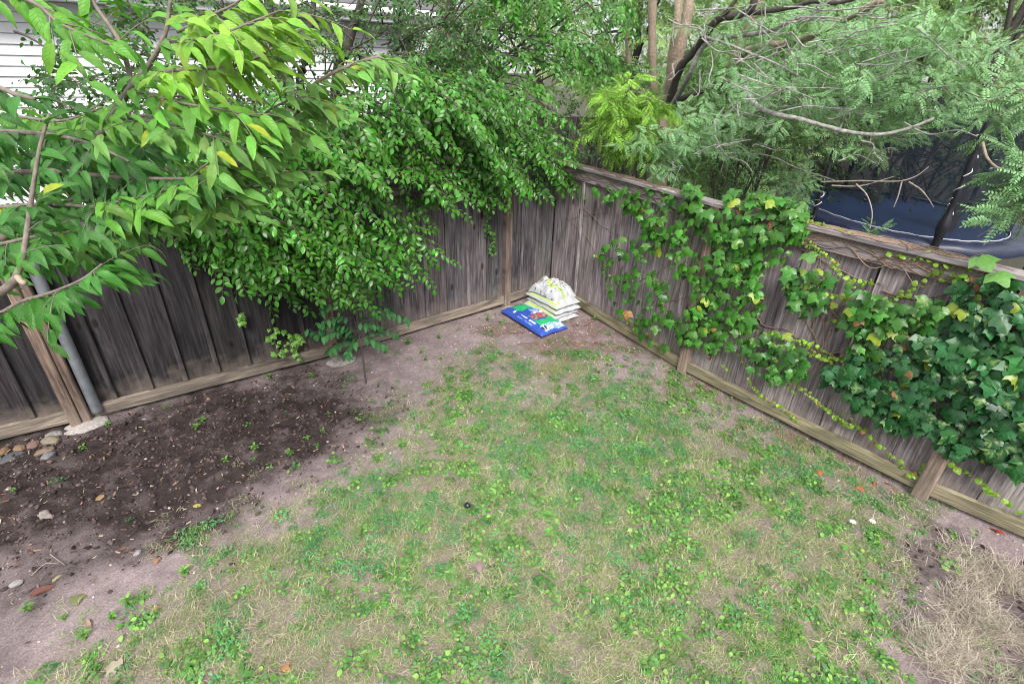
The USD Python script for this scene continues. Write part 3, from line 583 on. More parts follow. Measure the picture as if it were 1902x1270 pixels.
ringv = np.stack([ell(a[:-1], 1.0, o_, TZ + 0.02 + dz) for o_, dz in prof], 1); K = len(prof)
ringv[..., 2] += 0.008 * np.sin(a[:-1] * 23)[:, None]
i, j = np.meshgrid(np.arange(96), np.arange(K), indexing='ij'); i2, j2 = (i + 1) % 96, (j + 1) % K
q = np.stack([i * K + j, i2 * K + j, i2 * K + j2, i * K + j2], -1).reshape(-1, 4)
put(tr, 'edge_pad', ringv.reshape(-1, 3), np.vstack([q[:, [0, 1, 2]], q[:, [0, 2, 3]]]), M_PAD, smooth=60)
v, f = tube(ell(a, 1.0, 0.0, TZ - 0.05), 0.024, 8); put(tr, 'frame_tube', v, f, M_FRAME, smooth=True)
v, f = tube(ell(a, 1.0, -0.30, TZ + 0.045) + np.stack([0 * a, 0 * a, 0.006 * np.sin(a * 31)], -1), 0.0052, 6); put(tr, 'edge_rope', v, f, M_TAPE)
for k in range(60):
    t_ = 2 * np.pi * k / 60; P0, P1 = ell(np.array([t_]), 0.84, 0, TZ - 0.005)[0], ell(np.array([t_]), 1.0, -0.28, TZ + 0.0)[0]
    v, f = tube([P0, 0.5 * (P0 + P1) + UP * 0.01, P1], 0.011, 5); put(tr, 'strap_loop', v, f, M_FOAM)
pole_px = [(1745, 466), (1536, 402)]; base_ang = []
for a_, b_ in pole_px:
    P = gp(a_, b_, TZ); base_ang.append(math.atan2((P[1] - TC[1]) / TAY, (P[0] - TC[0]) / TAX))
angs = base_ang + [base_ang[0] + 1.15, base_ang[1] - 0.95, base_ang[1] - 2.0, base_ang[0] + 2.2]
for k, t_ in enumerate(angs):
    P = ell(np.array([t_]), 1.0, 0.03, 0.0)[0]; out = unit((P - TC) * (1, 1, 0))
    v, f = tube([P + UP * 0.0, P + UP * 0.9, P + UP * 2.75], 0.019, 8); put(tr, 'pole', v, f, M_FRAME, smooth=True)
    zs = np.linspace(0.82, 2.7, 26); rad = 0.036 + 0.006 * np.sin(zs * 17 + k) + (0.035 * np.exp(-((zs - 1.12) / 0.17) ** 2) if k == 0 else 0)
    v, f = tube([P + UP * q_ + out * 0.0 for q_ in zs], rad, 12); s_ = put(tr, 'foam_sleeve', v, f, M_FOAM, smooth=True)
    if k < 2:
        for q_ in (1.0, 1.32, 1.42, 1.58, 1.8, 2.02) if k == 0 else (1.05, 1.2):
            hel = np.linspace(0, 2.2 + 2 * rng.random(), 12); v, f = tube([P + UP * (q_ + 0.035 * h_) + 0.047 * np.array([math.cos(h_ + q_ * 9), math.sin(h_ + q_ * 9), 0]) for h_ in hel], 0.006, 4); put(str(s_.GetPath()), 'torn_tape', v, f, M_TAPE)
    v, f = tube([P - out * 0.12 + UP * 0.02, P + UP * 0.05 - out * 0.02, P + UP * 0.82], 0.021, 8); put(tr, 'leg', v, f, M_FRAME, smooth=True)
M_NET = mat('enclosure_net', {'t': ('transparent_bsdf', {}), 'd': ('diffuse_bsdf', {'color': (0.012, 0.016, 0.024)}), 'mx': ('mix_closure', {'fac': 0.55})}, [('t.BSDF', 'mx.closure1'), ('d.BSDF', 'mx.closure2')], 'mx.closure')
nv = np.vstack([ell(a, 1.0, -0.31, z_) for z_ in (TZ + 0.05, 1.6, 2.65)]); put(tr, 'net', nv, grid_faces(2, 96), M_NET)

# ------------------------------------------------------------------ foliage kit
def orient(v, d, up, pos, s=1.0):
    R = frames(np.asarray(d, float)[None], np.asarray(up, float)[None])[0]; return (np.asarray(v) * s) @ R.T + pos
def spray(seed, L, nleaf, LL, LW, shape, col, colvar, fold=0.28, droop=0.25, stem_r=0.0022, stem_c=(0.16, 0.11, 0.07), bend=0.25, spread=55, tilt=25, seg_=(4, 1), yellow=0.0):
    """one twig along +x with alternate leaves lying about its plane (z up)"""
    r = np.random.default_rng(seed); mb = MB(); t = np.linspace(0, 1, 7)
    P = np.stack([L * t, 0.06 * L * np.sin(t * 5 + seed), -bend * L * t ** 2], -1); v, f = tube(P, stem_r * (1.15 - 0.8 * t), 4, False); mb.add(v, f, stem_c)
    for k in range(nleaf):
        q = 0.12 + 0.88 * k / max(1, nleaf - 1); i = q * 6; i0 = min(5, int(i)); p = P[i0] + (P[i0 + 1] - P[i0]) * (i - i0); tg = unit(P[i0 + 1] - P[i0])
        side = 1 if k % 2 else -1; a = math.radians(spread + r.normal(0, 12)) * side if k < nleaf - 1 else r.normal(0, 0.2)
        d = tg * math.cos(a) + np.array([0, 1, 0]) * math.sin(a) + np.array([0, 0, -1]) * abs(r.normal(0.12, 0.2))
        up = unit(np.array([0, 0, 1.0]) + np.array([r.normal(0, 1), r.normal(0, 1), 0]) * math.radians(tilt))
        s = (0.75 + 0.4 * r.random()) * (1.05 - 0.25 * q)
        lv, lf, lu = leaf(LL, LW, seg_[0], seg_[1], shape, fold * (0.5 + r.random()), droop * (0.3 + 1.4 * r.random()))
        c = np.array(col) * (1 + colvar * r.normal(0, 1)) * (1 + 0.1 * r.normal(0, 1, 3))
        if r.random() < yellow: c = np.array([0.30, 0.30, 0.04])
        mb.add(orient(lv, d, up, p + d * 0.006, s), lf, np.clip(c, 0.008, 0.6), lu)
    return mb.get()
def pinnate(seed, L, pairs, LL, LW, col, colvar=0.12):
    r = np.random.default_rng(seed); mb = MB(); t = np.linspace(0, 1, 5); P = np.stack([L * t, 0.05 * L * np.sin(t * 4 + seed), -0.22 * L * t ** 2], -1)
    v, f = tube(P, 0.0011, 3, False); mb.add(v, f, np.array(col) * 0.9)
    for k in range(pairs + 1):
        q = 0.15 + 0.85 * k / pairs; i = q * 4; i0 = min(3, int(i)); p = P[i0] + (P[i0 + 1] - P[i0]) * (i - i0); tg = unit(P[i0 + 1] - P[i0])
        for side in ((1, -1) if k < pairs else (0,)):
            a = math.radians(66 + r.normal(0, 7)) * side; d = tg * math.cos(a) + np.array([0, 1, 0]) * math.sin(a) - np.array([0, 0, 1]) * (0.1 + 0.15 * r.random())
            s = 0.7 + 0.5 * math.sin(math.pi * (0.15 + 0.8 * q)); w = LW * s / 2; l = LL * s
            y = unit(np.cross(UP, d)); z_ = np.cross(d, y)
            vv = np.array([p, p + d * l * 0.45 + y * w + z_ * 0.1 * w, p + d * l * 0.45 - y * w + z_ * 0.1 * w, p + d * l - z_ * 0.08 * l])
            mb.add(vv, np.array([[0, 2, 1], [1, 2, 3]]), np.clip(np.array(col) * (1 + colvar * r.normal()) * (1 + 0.06 * r.normal(0, 1, 3)), 0.01, 0.6))
    return mb.get()
def frond_spray(seed, L, n, col, LL=0.026, LW=0.0115, leafL=0.135, pairs=7, bend=0.1):
    r = np.random.default_rng(seed); mb = MB(); t = np.linspace(0, 1, 6); P = np.stack([L * t, 0.07 * L * np.sin(t * 4 + seed), -bend * L * t ** 2], -1); v, f = tube(P, 0.0028 * (1.1 - 0.7 * t), 4, False); mb.add(v, f, (0.15, 0.12, 0.09))
    for k in range(n):
        q = 0.1 + 0.9 * k / max(1, n - 1); i = q * 5; i0 = min(4, int(i)); p = P[i0] + (P[i0 + 1] - P[i0]) * (i - i0); tg = unit(P[i0 + 1] - P[i0]); a = math.radians(52 + r.normal(0, 14)) * (1 if k % 2 else -1) * (1 if k < n - 1 else 0.15)
        d = tg * math.cos(a) + np.array([0, 1, 0]) * math.sin(a) + UP * r.normal(0.0, 0.22); up = unit(UP + r.normal(0, 0.3, 3))
        v, f, c, u = pinnate(seed * 31 + k, leafL * (0.8 + 0.4 * r.random()), pairs, LL, LW, np.array(col) * (1 + 0.12 * r.normal())); mb.add(orient(v, d, up, p), f, c)
    return mb.get()
def bough(p0, p1, lift, n=8):
    t = np.linspace(0, 1, n)[:, None]; return p0 + (p1 - p0) * t + UP * lift * 4 * t * (1 - t)

# ------------------------------------------------------------------ tree with glossy leaves leaning over the left fence
rB = np.random.default_rng(21)
plum = thing('glossy_leaved_tree', 'broad tree with small glossy oval leaves hanging over the left fence', 'tree')
GB = (0.046, 0.172, 0.016)
SPR_B = [spray(100 + k, 0.27 + 0.05 * (k % 3), 13, 0.076, 0.041, 'oval', GB, 0.18, fold=0.3, droop=0.22, bend=0.08 + 0.04 * k, tilt=22, yellow=0.008) for k in range(6)]
root_b = dp(700, 300, 7.6); root_b[2] = 0
crotch = root_b + np.array([0.05, -0.1, 1.35])
trunk_pts = [root_b - UP * 0.1, root_b + np.array([0.02, 0, 0.6]), crotch]
v, f = tube(catmull(trunk_pts, 5), np.linspace(0.10, 0.075, 11), 9); put(plum, 'trunk', v, f, M_BARK_D, smooth=True)
PLUM_MAIN = [(150, 300), (330, 290), (450, 260), (600, 225), (720, 170), (800, 185), (870, 170), (1000, 160), (1070, 220), (1085, 300), (1085, 345), (1000, 355), (900, 370), (840, 378), (800, 392), (765, 432), (800, 505), (750, 528), (690, 538), (620, 570), (560, 580), (500, 545), (450, 520), (410, 462), (330, 415), (200, 405)]
PLUM_HI = [(700, 140), (880, 85), (1000, 95), (1180, 85), (1240, 150), (1150, 200), (1000, 170), (860, 170)]
PLUM_TOP = [(860, -20), (1190, -20), (1170, 95), (1050, 85), (900, 60)]
bp, bd, bu = [], [], []; bmb = MB()
def plane_dist(px, py):
    return on_fence(px, py, SEG_L[1:])[4] if True else 0
def add_boughs(poly, n, off, start, rise, length, ntw):
    for q in sample_poly(poly, n, rB):
        o = off[0] + (off[1] - off[0]) * rB.random(); dist = plane_dist(*q) - o
        tip = dp(q[0], q[1], dist)
        sx, sy = q[0] - length[0] * (0.5 + rB.random()), q[1] - length[1] * (0.4 + rB.random()); p0 = dp(sx, sy, dist + start * (0.6 + 0.8 * rB.random()))
        C = bough(p0, tip, rise * (0.5 + rB.random()), 8)
        v, f = tube(C, np.linspace(0.010, 0.003, 8), 5, False); bmb.add(v, f)
        back = C[0]; v, f = tube(bough(crotch + rB.normal(0, 0.06, 3), back, 0.15, 6), np.linspace(0.022, 0.010, 6), 5, False)
        if rB.random() < 0.35: bmb.add(v, f)
        tg = unit(np.gradient(C, axis=0))
        for k in range(ntw):
            i = 1.2 + 5.8 * (k + rB.random() * 0.6) / ntw; i0 = min(6, int(i)); p = C[i0] + (C[i0 + 1] - C[i0]) * (i - i0); t_ = tg[i0]
            sd = unit(np.cross(t_, UP)) * (1 if k % 2 else -1) * (0.75 if k < ntw - 2 else 0.2)
            bp.append(p); bd.append(unit(t_ * 0.8 + sd + UP * rB.normal(-0.04, 0.16))); bu.append(unit(UP * 0.95 + np.array([0.1, -0.35, 0]) + rB.normal(0, 0.22, 3)))
add_boughs(PLUM_MAIN, 84, (0.10, 0.95), 0.45, 0.08, (110, 70), 9)
add_boughs([(300, 330), (700, 330), (800, 430), (820, 505), (690, 535), (600, 575), (520, 560), (420, 470)], 34, (0.25, 0.85), 0.4, 0.06, (100, 80), 9)
add_boughs([(690, 170), (860, 160), (1060, 220), (1085, 340), (900, 370), (780, 385)], 46, (0.05, 0.5), 0.4, 0.06, (100, 60), 8)
n_main = len(bp)
add_boughs(PLUM_HI, 34, (-1.3, -0.2), 0.4, 0.08, (110, 40), 8)
add_boughs(PLUM_TOP, 26, (-1.4, -0.3), 0.4, 0.08, (40, 70), 8)
bmb.put_each(plum, 'branch', M_BARK_D)
bp, bd, bu = map(np.array, (bp, bd, bu)); R = frames(bd, bu); S = 0.8 + 0.35 * rB.random(len(bp)); idx = rB.integers(0, 6, len(bp))
near = np.argsort(np.linalg.norm(bp - CAM, axis=1) + np.where(np.arange(len(bp)) < n_main, 0, 9))[:23]      # the nearest twigs are built leaf by leaf
def split_leaves(parent, proto_args, P, Rm, s, m_, name='leaf', stem='twig'):
    v, f, c, u = proto_args; nv = 28                          # first 28 vertices are the stem
    fs = f[(f < nv).all(1)]; put(parent, stem, (v[:nv] * s) @ Rm.T + P, fs, m_, c[:nv], u[:nv])
    per = (len(v) - nv)
    return v, f, c, u
def twig_parts(parent, proto, P, Rm, s, m_, per, nstem):
    v, f, c, u = proto; W_ = (v * s) @ Rm.T + P; fs = f[(f < nstem).all(1)]; put(parent, 'twig', W_[:nstem], fs, m_, c[:nstem], u[:nstem])
    for k in range((len(v) - nstem) // per):
        a0 = nstem + k * per; ff = f[(f >= a0).all(1) & (f < a0 + per).all(1)] - a0; put(parent, 'leaf', W_[a0:a0 + per], ff, m_, c[a0:a0 + per], u[a0:a0 + per], smooth=True)
for k in near: twig_parts(plum, SPR_B[idx[k]], bp[k], R[k], S[k], M_LEAF_B, 15, 28)
rest = np.setdiff1d(np.arange(len(bp)), near)
instancer(plum, 'foliage', SPR_B, M_LEAF_B, bp[rest], R[rest], S[rest], idx[rest])

# ------------------------------------------------------------------ dark small-leaved tree in front of the house, three stems
rD = np.random.default_rng(31)
dark = thing('small_leaved_tree', 'dark small leaved tree with three slim trunks before the white house', 'tree')
base_d = dp(560, 330, 8.6); base_d[2] = 0
for pts, w in (([(540, 190), (525, 150), (512, 100), (503, 40), (496, -40), (490, -140)], 0.062), ([(558, 175), (564, 130), (572, 75), (582, 10), (590, -60), (600, -150)], 0.040), ([(628, 130), (640, 105), (654, 60), (672, 0), (690, -70), (705, -150)], 0.052)):
    C = catmull(np.vstack([base_d + rD.normal(0, 0.05, 3) * (1, 1, 0), [dp(a_, b_, 6.9) for a_, b_ in pts]]), 5); v, f = tube(C, np.linspace(w * 1.2, w * 0.55, len(C)), 8); put(dark, 'trunk', v, f, M_BARK_D, smooth=True)
GD = (0.03, 0.095, 0.018)
SPR_D = [spray(200 + k, 0.30, 13, 0.056, 0.03, 'oval', GD, 0.2, bend=0.15, tilt=35, spread=60, seg_=(3, 1)) for k in range(4)]
dpos, ddir = [], []; dmb = MB()
for poly, n, d0, d1 in (([(70, 80), (160, 40), (280, 120), (300, 300), (50, 300), (40, 190)], 120, 5.0, 6.2), ([(250, 110), (480, 60), (560, 190), (520, 300), (300, 320)], 170, 5.6, 6.8), ([(480, -30), (880, -30), (880, 90), (760, 150), (690, 120), (600, 110), (480, 60)], 165, 5.9, 7.6), ([(560, 150), (720, 110), (760, 190), (680, 240), (600, 230)], 26, 6.0, 6.6), ([(690, -30), (900, -30), (900, 110), (720, 120)], 80, 5.6, 6.6), ([(190, -60), (520, -60), (500, 80), (230, 60)], 110, 5.4, 6.6), ([(480, 60), (700, 60), (720, 200), (560, 230), (470, 180)], 60, 5.6, 6.6)):
    Q = sample_poly(poly, n, rD)
    for q in Q:
        P = dp(q[0], q[1], d0 + (d1 - d0) * rD.random()); d = unit(rD.normal(0, 1, 3) * (1, 1, 0.5) + np.array([0, -0.3, -0.1])); dpos.append(P); ddir.append(d)
        if rD.random() < 0.22:
            v, f = tube(bough(P, P - d * 0.5 + UP * rD.normal(-0.2, 0.2), 0.03, 5), np.linspace(0.004, 0.010, 5), 4, False); dmb.add(v, f)
dmb.put_each(dark, 'branch', M_BARK_D)
dpos, ddir = np.array(dpos), np.array(ddir); n = len(dpos)
instancer(dark, 'foliage', SPR_D, M_LEAF_B, dpos, frames(ddir, unit(UP + rD.normal(0, 0.35, (n, 3)))), 0.8 + 0.5 * rD.random(n), rD.integers(0, 4, n))

# ------------------------------------------------------------------ near tree on the left with large pointed leaves
rA = np.random.default_rng(41)
hack = thing('large_leaved_tree', 'near tree reaching in from the left with large pointed light green leaves', 'tree')
tb = np.array([-2.75, 0.95, 0.0])
tv = catmull([tb - UP * 0.1, tb + (0.03, 0.02, 0.9), tb + (-0.02, 0.04, 1.9), tb + (0.0, 0.0, 2.7), tb + (-0.05, 0.05, 4.2)], 5)
v, f = tube(tv, np.linspace(0.12, 0.05, len(tv)), 10); put(hack, 'trunk', v, f, M_BARK, smooth=True)
def bp3(pts): return catmull(np.array([dp(a_, b_, d_ * (1 + 0.62 * min(1.25, max(0.0, (420 - a_) / 420)))) for a_, b_, d_ in pts]), 5)
BR = [  # distances are those on the picture's middle column; (points px, py, distance), thick radius, thin radius, leaf spacing, leaf tone
    ([(-120, 560, 1.6), (-40, 555, 1.5), (5, 540, 1.42), (32, 516, 1.40)], 0.0125, 0.0095, 0.5, 0),
    ([(26, 522, 1.40), (40, 490, 1.40), (46, 460, 1.40), (52, 415, 1.42), (62, 345, 1.44), (75, 270, 1.46), (92, 212, 1.48)], 0.0078, 0.0036, 0.055, 0),
    ([(-160, 600, 2.0), (-40, 480, 1.9), (70, 390, 1.85), (155, 287, 1.8), (190, 245, 1.78), (225, 190, 1.76), (252, 150, 1.75), (272, 128, 1.75), (300, 80, 1.76), (312, 40, 1.78), (320, -30, 1.8)], 0.0125, 0.004, 0.055, 1),
    ([(246, 160, 1.76), (232, 105, 1.72), (218, 70, 1.70), (196, 38, 1.68), (168, -5, 1.66), (150, -60, 1.65)], 0.0065, 0.004, 0.05, 1),
    ([(256, 150, 1.75), (305, 134, 1.76), (380, 127, 1.8), (430, 124, 1.82), (475, 108, 1.85), (530, 75, 1.9), (560, 55, 1.92)], 0.006, 0.003, 0.032, 2),
    ([(-160, 470, 2.0), (-20, 448, 1.95), (100, 442, 1.9), (160, 446, 1.9), (210, 436, 1.9), (280, 402, 1.92), (340, 374, 1.94), (400, 340, 1.96), (440, 308, 1.98), (480, 275, 2.0), (540, 230, 2.02), (570, 172, 2.04), (600, 146, 2.05), (650, 122, 2.07), (700, 107, 2.1), (722, 116, 2.12)], 0.012, 0.003, 0.026, 3),
    ([(-140, 140, 1.5), (-20, 158, 1.48), (30, 176, 1.46), (64, 184, 1.45)], 0.007, 0.004, 0.12, 0),
    ([(-80, -40, 1.3), (20, -10, 1.3), (70, 10, 1.3), (105, 40, 1.32), (150, 62, 1.35), (210, 84, 1.4)], 0.005, 0.0028, 0.045, 1),
    ([(-140, 330, 1.7), (20, 322, 1.7), (110, 318, 1.7), (220, 330, 1.72), (330, 332, 1.75), (400, 330, 1.78)], 0.008, 0.003, 0.03, 0),
    ([(-140, 250, 1.6), (0, 245, 1.6), (90, 250, 1.6), (170, 268, 1.62), (240, 300, 1.66)], 0.007, 0.003, 0.032, 0),
    ([(-140, 620, 1.5), (-20, 590, 1.45), (40, 560, 1.42), (90, 545, 1.4), (150, 520, 1.42), (190, 490, 1.45)], 0.006, 0.0025, 0.036, 4),
    ([(60, 445, 1.9), (150, 470, 1.85), (200, 500, 1.82)], 0.004, 0.002, 0.03, 4),
    ([(-140, 520, 1.7), (0, 470, 1.7), (80, 415, 1.7), (160, 350, 1.72), (230, 330, 1.75)], 0.006, 0.002, 0.034, 0),
    ([(-140, 300, 1.9), (0, 285, 1.9), (120, 290, 1.9), (210, 280, 1.92), (300, 265, 1.95)], 0.006, 0.002, 0.034, 0),
    ([(170, 385, 1.62), (240, 370, 1.65), (320, 350, 1.7), (390, 300, 1.75)], 0.004, 0.002, 0.036, 1),
    ([(-140, 200, 1.8), (20, 215, 1.8), (110, 225, 1.8), (190, 200, 1.82)], 0.005, 0.002, 0.036, 1),
    ([(250, 165, 1.76), (330, 190, 1.72), (420, 205, 1.75), (500, 225, 1.8)], 0.004, 0.002, 0.034, 1),
    ([(205, 215, 1.78), (300, 230, 1.74), (400, 255, 1.76), (470, 285, 1.8)], 0.004, 0.002, 0.034, 3),
    ([(330, 60, 1.78), (390, 30, 1.8), (440, 5, 1.84), (480, -30, 1.88)], 0.004, 0.002, 0.03, 2),
    ([(300, 80, 1.76), (360, 75, 1.74), (420, 60, 1.74), (470, 40, 1.76), (520, 20, 1.8)], 0.004, 0.002, 0.03, 2),
    ([(440, 308, 1.98), (470, 240, 1.95), (500, 205, 1.95), (560, 180, 1.97), (610, 190, 2.0)], 0.004, 0.002, 0.028, 3),
    ([(300, 395, 1.92), (380, 385, 1.9), (450, 350, 1.9), (520, 320, 1.92)], 0.004, 0.002, 0.036, 3),
    ([(-140, 400, 1.65), (0, 385, 1.6), (90, 380, 1.6), (170, 385, 1.62), (250, 400, 1.66)], 0.006, 0.0025, 0.034, 0),
    ([(-140, 470, 1.55), (-10, 455, 1.5), (60, 440, 1.5), (130, 430, 1.52)], 0.006, 0.0025, 0.04, 4),
]
TONE = [(0.04, 0.155, 0.026), (0.10, 0.28, 0.03), (0.19, 0.38, 0.035), (0.135, 0.30, 0.06), (0.04, 0.17, 0.02)]
leaves_a = []; sm = MB()
for bi, (pts, r0, r1, sp, tone) in enumerate(BR):
    C = bp3(pts); rk = np.linalg.norm(C - CAM, axis=1) / 1.75; v, f = tube(C, np.linspace(r0, r1, len(C)) * np.clip(rk, 0.9, 1.5), 8); put(hack, 'branch', v, f, M_BARK, smooth=True)
    ln = np.r_[0, np.cumsum(np.linalg.norm(np.diff(C, axis=0), axis=1))]; tg = unit(np.gradient(C, axis=0)); s = 0.12 * ln[-1]; k = 0
    while s < ln[-1] + 1e-6:
        P = np.array([np.interp(s, ln, C[:, i]) for i in range(3)]); t_ = tg[min(len(tg) - 1, int(np.searchsorted(ln, s)))]
        sd = unit(np.cross(t_, UP)) * (1 if k % 2 else -1)
        tip = s > ln[-1] - 0.02
        fav = _rt * 0.55 - UP * 0.62                             # blades hang down and away to the lawn side
        d = unit(t_ * (0.55 if not tip else 1) + sd * 0.62 + fav * (0.55 + 0.5 * rA.random()) + rA.normal(0, 0.24, 3)); up = unit(UP * 0.8 - _fw * 0.5 + rA.normal(0, 0.33, 3))
        leaves_a.append((P, d, up, 0.75 + 0.42 * rA.random(), tone))
        if rA.random() < 0.42:                                   # a short side twig with three to four more
            L_ = 0.08 + 0.12 * rA.random(); e_ = unit(t_ * 0.6 + sd * 0.8 - UP * 0.1 + rA.normal(0, 0.2, 3)); Cq = bough(P, P + e_ * L_ - UP * 0.03, 0.01, 5); v, f = tube(Cq, np.linspace(0.0018, 0.001, 5), 4, False); sm.add(v, f)
            for j in range(1, 5):
                d2 = unit(e_ * 0.6 + np.cross(e_, UP) * (0.6 if j % 2 else -0.6) + fav * 0.6 + rA.normal(0, 0.22, 3)); leaves_a.append((Cq[j], d2, unit(UP * 0.8 - _fw * 0.45 + rA.normal(0, 0.3, 3)), 0.62 + 0.35 * rA.random(), tone))
        s += sp * 0.62 * (0.8 + 0.4 * rA.random()); k += 1
stub_k = 1 + 0.62 * (420 - 33) / 420
v, f = tube([dp(33, 514, 1.40 * stub_k), dp(40, 523, 1.39 * stub_k), dp(47, 526, 1.38 * stub_k)], [0.0100, 0.0085, 0.008], 10); o = put(hack, 'cut_stub', v, f, simple('cut_wood', (0.30, 0.25, 0.18), 0.8), smooth=60); tag(o, 'pale freshly cut branch end')
def big_leaf(P, d, up, s, tone, r):
    lv, lf, lu = leaf(0.092, 0.040, 9, 2, 'ovate', 0.22 + 0.3 * r.random(), 0.15 + 0.45 * r.random(), 0.018, 0.05, r.random() * 6)
    c = np.array(TONE[tone]) * (1 + 0.16 * r.normal()) * (1 + 0.07 * r.normal(0, 1, 3))
    if r.random() < 0.015: c = np.array([0.34, 0.40, 0.03])
    pet = 0.012; lv = lv + (pet, 0, 0); pv, pf = tube([[0, 0, 0], [pet * 0.5, 0, 0.001], [pet * 1.1, 0, 0]], 0.0009, 3, False)
    V = np.vstack([lv, pv]); Fc = np.vstack([lf, pf + len(lv)]); U_ = np.vstack([lu, np.zeros((len(pv), 2))]); return orient(V, d, up, P, s), Fc, np.clip(c, 0.01, 0.7), U_
order = sorted(range(len(leaves_a)), key=lambda k: np.linalg.norm(leaves_a[k][0] - CAM) + (0 if -40 < to_px(leaves_a[k][0])[0] and -40 < to_px(leaves_a[k][0])[1] else 5)); restA = MB()
for n_, k in enumerate(order):
    v, f, c, u = big_leaf(*leaves_a[k], rA)
    if n_ < 300: put(hack, 'leaf', v, f, M_LEAF_A, c, u, smooth=True)
    else: restA.add(v, f, c, u)
if restA.n: tag(restA.put(hack, 'foliage', M_LEAF_A, True), kind='stuff')
sm.put_each(hack, 'twig', M_BARK)
print('big leaves', len(leaves_a), 'plum twigs', len(bp))

# ------------------------------------------------------------------ feathery grey-green tree behind the corner, trunks fanning out
rC = np.random.default_rng(51)
feath = thing('feathery_tree', 'many stemmed tree with feathery blue green leaves and grey lichened branches at upper right', 'tree')
base_c = dp(1238, 215, 7.7); foot_c = base_c.copy(); foot_c[2] = 0
def limb(parent, pts, r0, r1, m_, name='trunk', n=6, sides=9):
    C = catmull(np.array([dp(*p) if len(p) == 3 and p[0] > 20 else np.array(p) for p in pts]), n); wob = 1 + 0.06 * rC.normal(0, 1, len(C))
    v, f = tube(C, np.linspace(r0, r1, len(C)) * wob, sides); put(parent, name, v, f, m_, smooth=True); return C
limbs = []
limb(feath, [tuple(foot_c - UP * .1), tuple(foot_c + UP * 0.8), tuple(base_c)], 0.20, 0.15, M_BARK_L)
limbs.append(limb(feath, [tuple(base_c), (1248, 160, 7.5), (1262, 90, 7.4), (1276, 35, 7.4), (1285, -60, 7.5), (1290, -200, 7.6)], 0.085, 0.05, M_BARK_L))
limbs.append(limb(feath, [tuple(base_c), (1244, 150, 7.45), (1250, 90, 7.3), (1258, 40, 7.2), (1262, -60, 7.3)], 0.060, 0.04, M_BARK_L))
limb(feath, [(1220, 260, 8.6), (1214, 150, 8.6), (1211, 60, 8.6), (1214, -40, 8.6)], 0.06, 0.055, M_BARK_L)
limb(feath, [(1168, 130, 9.2), (1165, 60, 9.2), (1166, 10, 9.2), (1166, -60, 9.2)], 0.04, 0.035, M_BARK_L)
limbs.append(limb(feath, [tuple(base_c), (1262, 130, 7.2), (1290, 95, 7.0), (1310, 65, 6.8), (1338, 34, 6.6), (1380, 27, 6.5), (1398, 14, 6.4), (1403, -30, 6.4)], 0.050, 0.03, M_BARK_D))
limb(feath, [(1338, 34, 6.6), (1355, 16, 6.5), (1372, -8, 6.5), (1385, -50, 6.5)], 0.022, 0.014, M_BARK_D, 'branch')
limbs.append(limb(feath, [(1380, 27, 6.5), (1430, 20, 6.3), (1480, 12, 6.1), (1510, 3, 6.0), (1560, 5, 5.9), (1640, -20, 5.8)], 0.026, 0.014, M_BARK_D, 'branch'))
limbs.append(limb(feath, [tuple(base_c), (1280, 140, 7.0), (1298, 100, 6.9), (1318, 76, 6.8), (1350, 70, 6.7), (1430, 58, 6.4), (1480, 36, 6.2), (1540, 34, 6.0)], 0.036, 0.012, M_LICHEN, 'branch'))
limbs.append(limb(feath, [(1330, 175, 8.2), (1358, 125, 8.0), (1380, 70, 7.9), (1400, 25, 7.8), (1420, -40, 7.8)], 0.06, 0.05, M_BARK_L))
limb(feath, [(1345, 140, 8.0), (1372, 108, 7.6), (1400, 90, 7.3), (1480, 78, 6.8), (1540, 50, 6.5), (1600, 20, 6.3), (1640, 0, 6.2)], 0.048, 0.028, M_BARK_L, 'branch')
limbs.append(limb(feath, [tuple(base_c), (1265, 185, 7.3), (1300, 172, 7.0), (1335, 158, 6.8), (1375, 152, 6.6)], 0.036, 0.018, M_BARK_D, 'branch'))
limbs.append(limb(feath, [(1384, 163, 5.5), (1396, 185, 5.2), (1412, 200, 5.05), (1440, 212, 4.95), (1480, 220, 4.9), (1530, 234, 4.85), (1580, 246, 4.8), (1635, 250, 4.8), (1690, 238, 4.8), (1735, 220, 4.8)], 0.022, 0.010, M_LICHEN, 'branch'))
limbs.append(limb(feath, [(1300, 65, 6.8), (1350, 82, 6.5), (1395, 100, 6.3), (1440, 118, 6.1), (1500, 150, 5.9), (1560, 170, 5.8)], 0.014, 0.006, M_LICHEN, 'branch'))
limbs.append(limb(feath, [(1330, 215, 6.6), (1375, 218, 6.5), (1412, 205, 6.3), (1480, 188, 6.2), (1560, 200, 6.0), (1620, 195, 5.9)], 0.016, 0.006, M_LICHEN, 'branch'))
limbs.append(limb(feath, [(1290, 285, 6.2), (1370, 285, 6.0), (1430, 290, 5.9), (1480, 312, 5.8), (1550, 335, 5.7)], 0.010, 0.005, M_LICHEN, 'branch'))
limb(feath, [(1902, 168, 5.2), (1870, 178, 5.2), (1838, 190, 5.2)], 0.014, 0.008, M_BARK_L, 'branch')
limb(feath, [(1825, 265, 5.1), (1833, 292, 5.0), (1850, 310, 5.0), (1870, 315, 4.95)], 0.010, 0.005, M_BARK_L, 'branch')
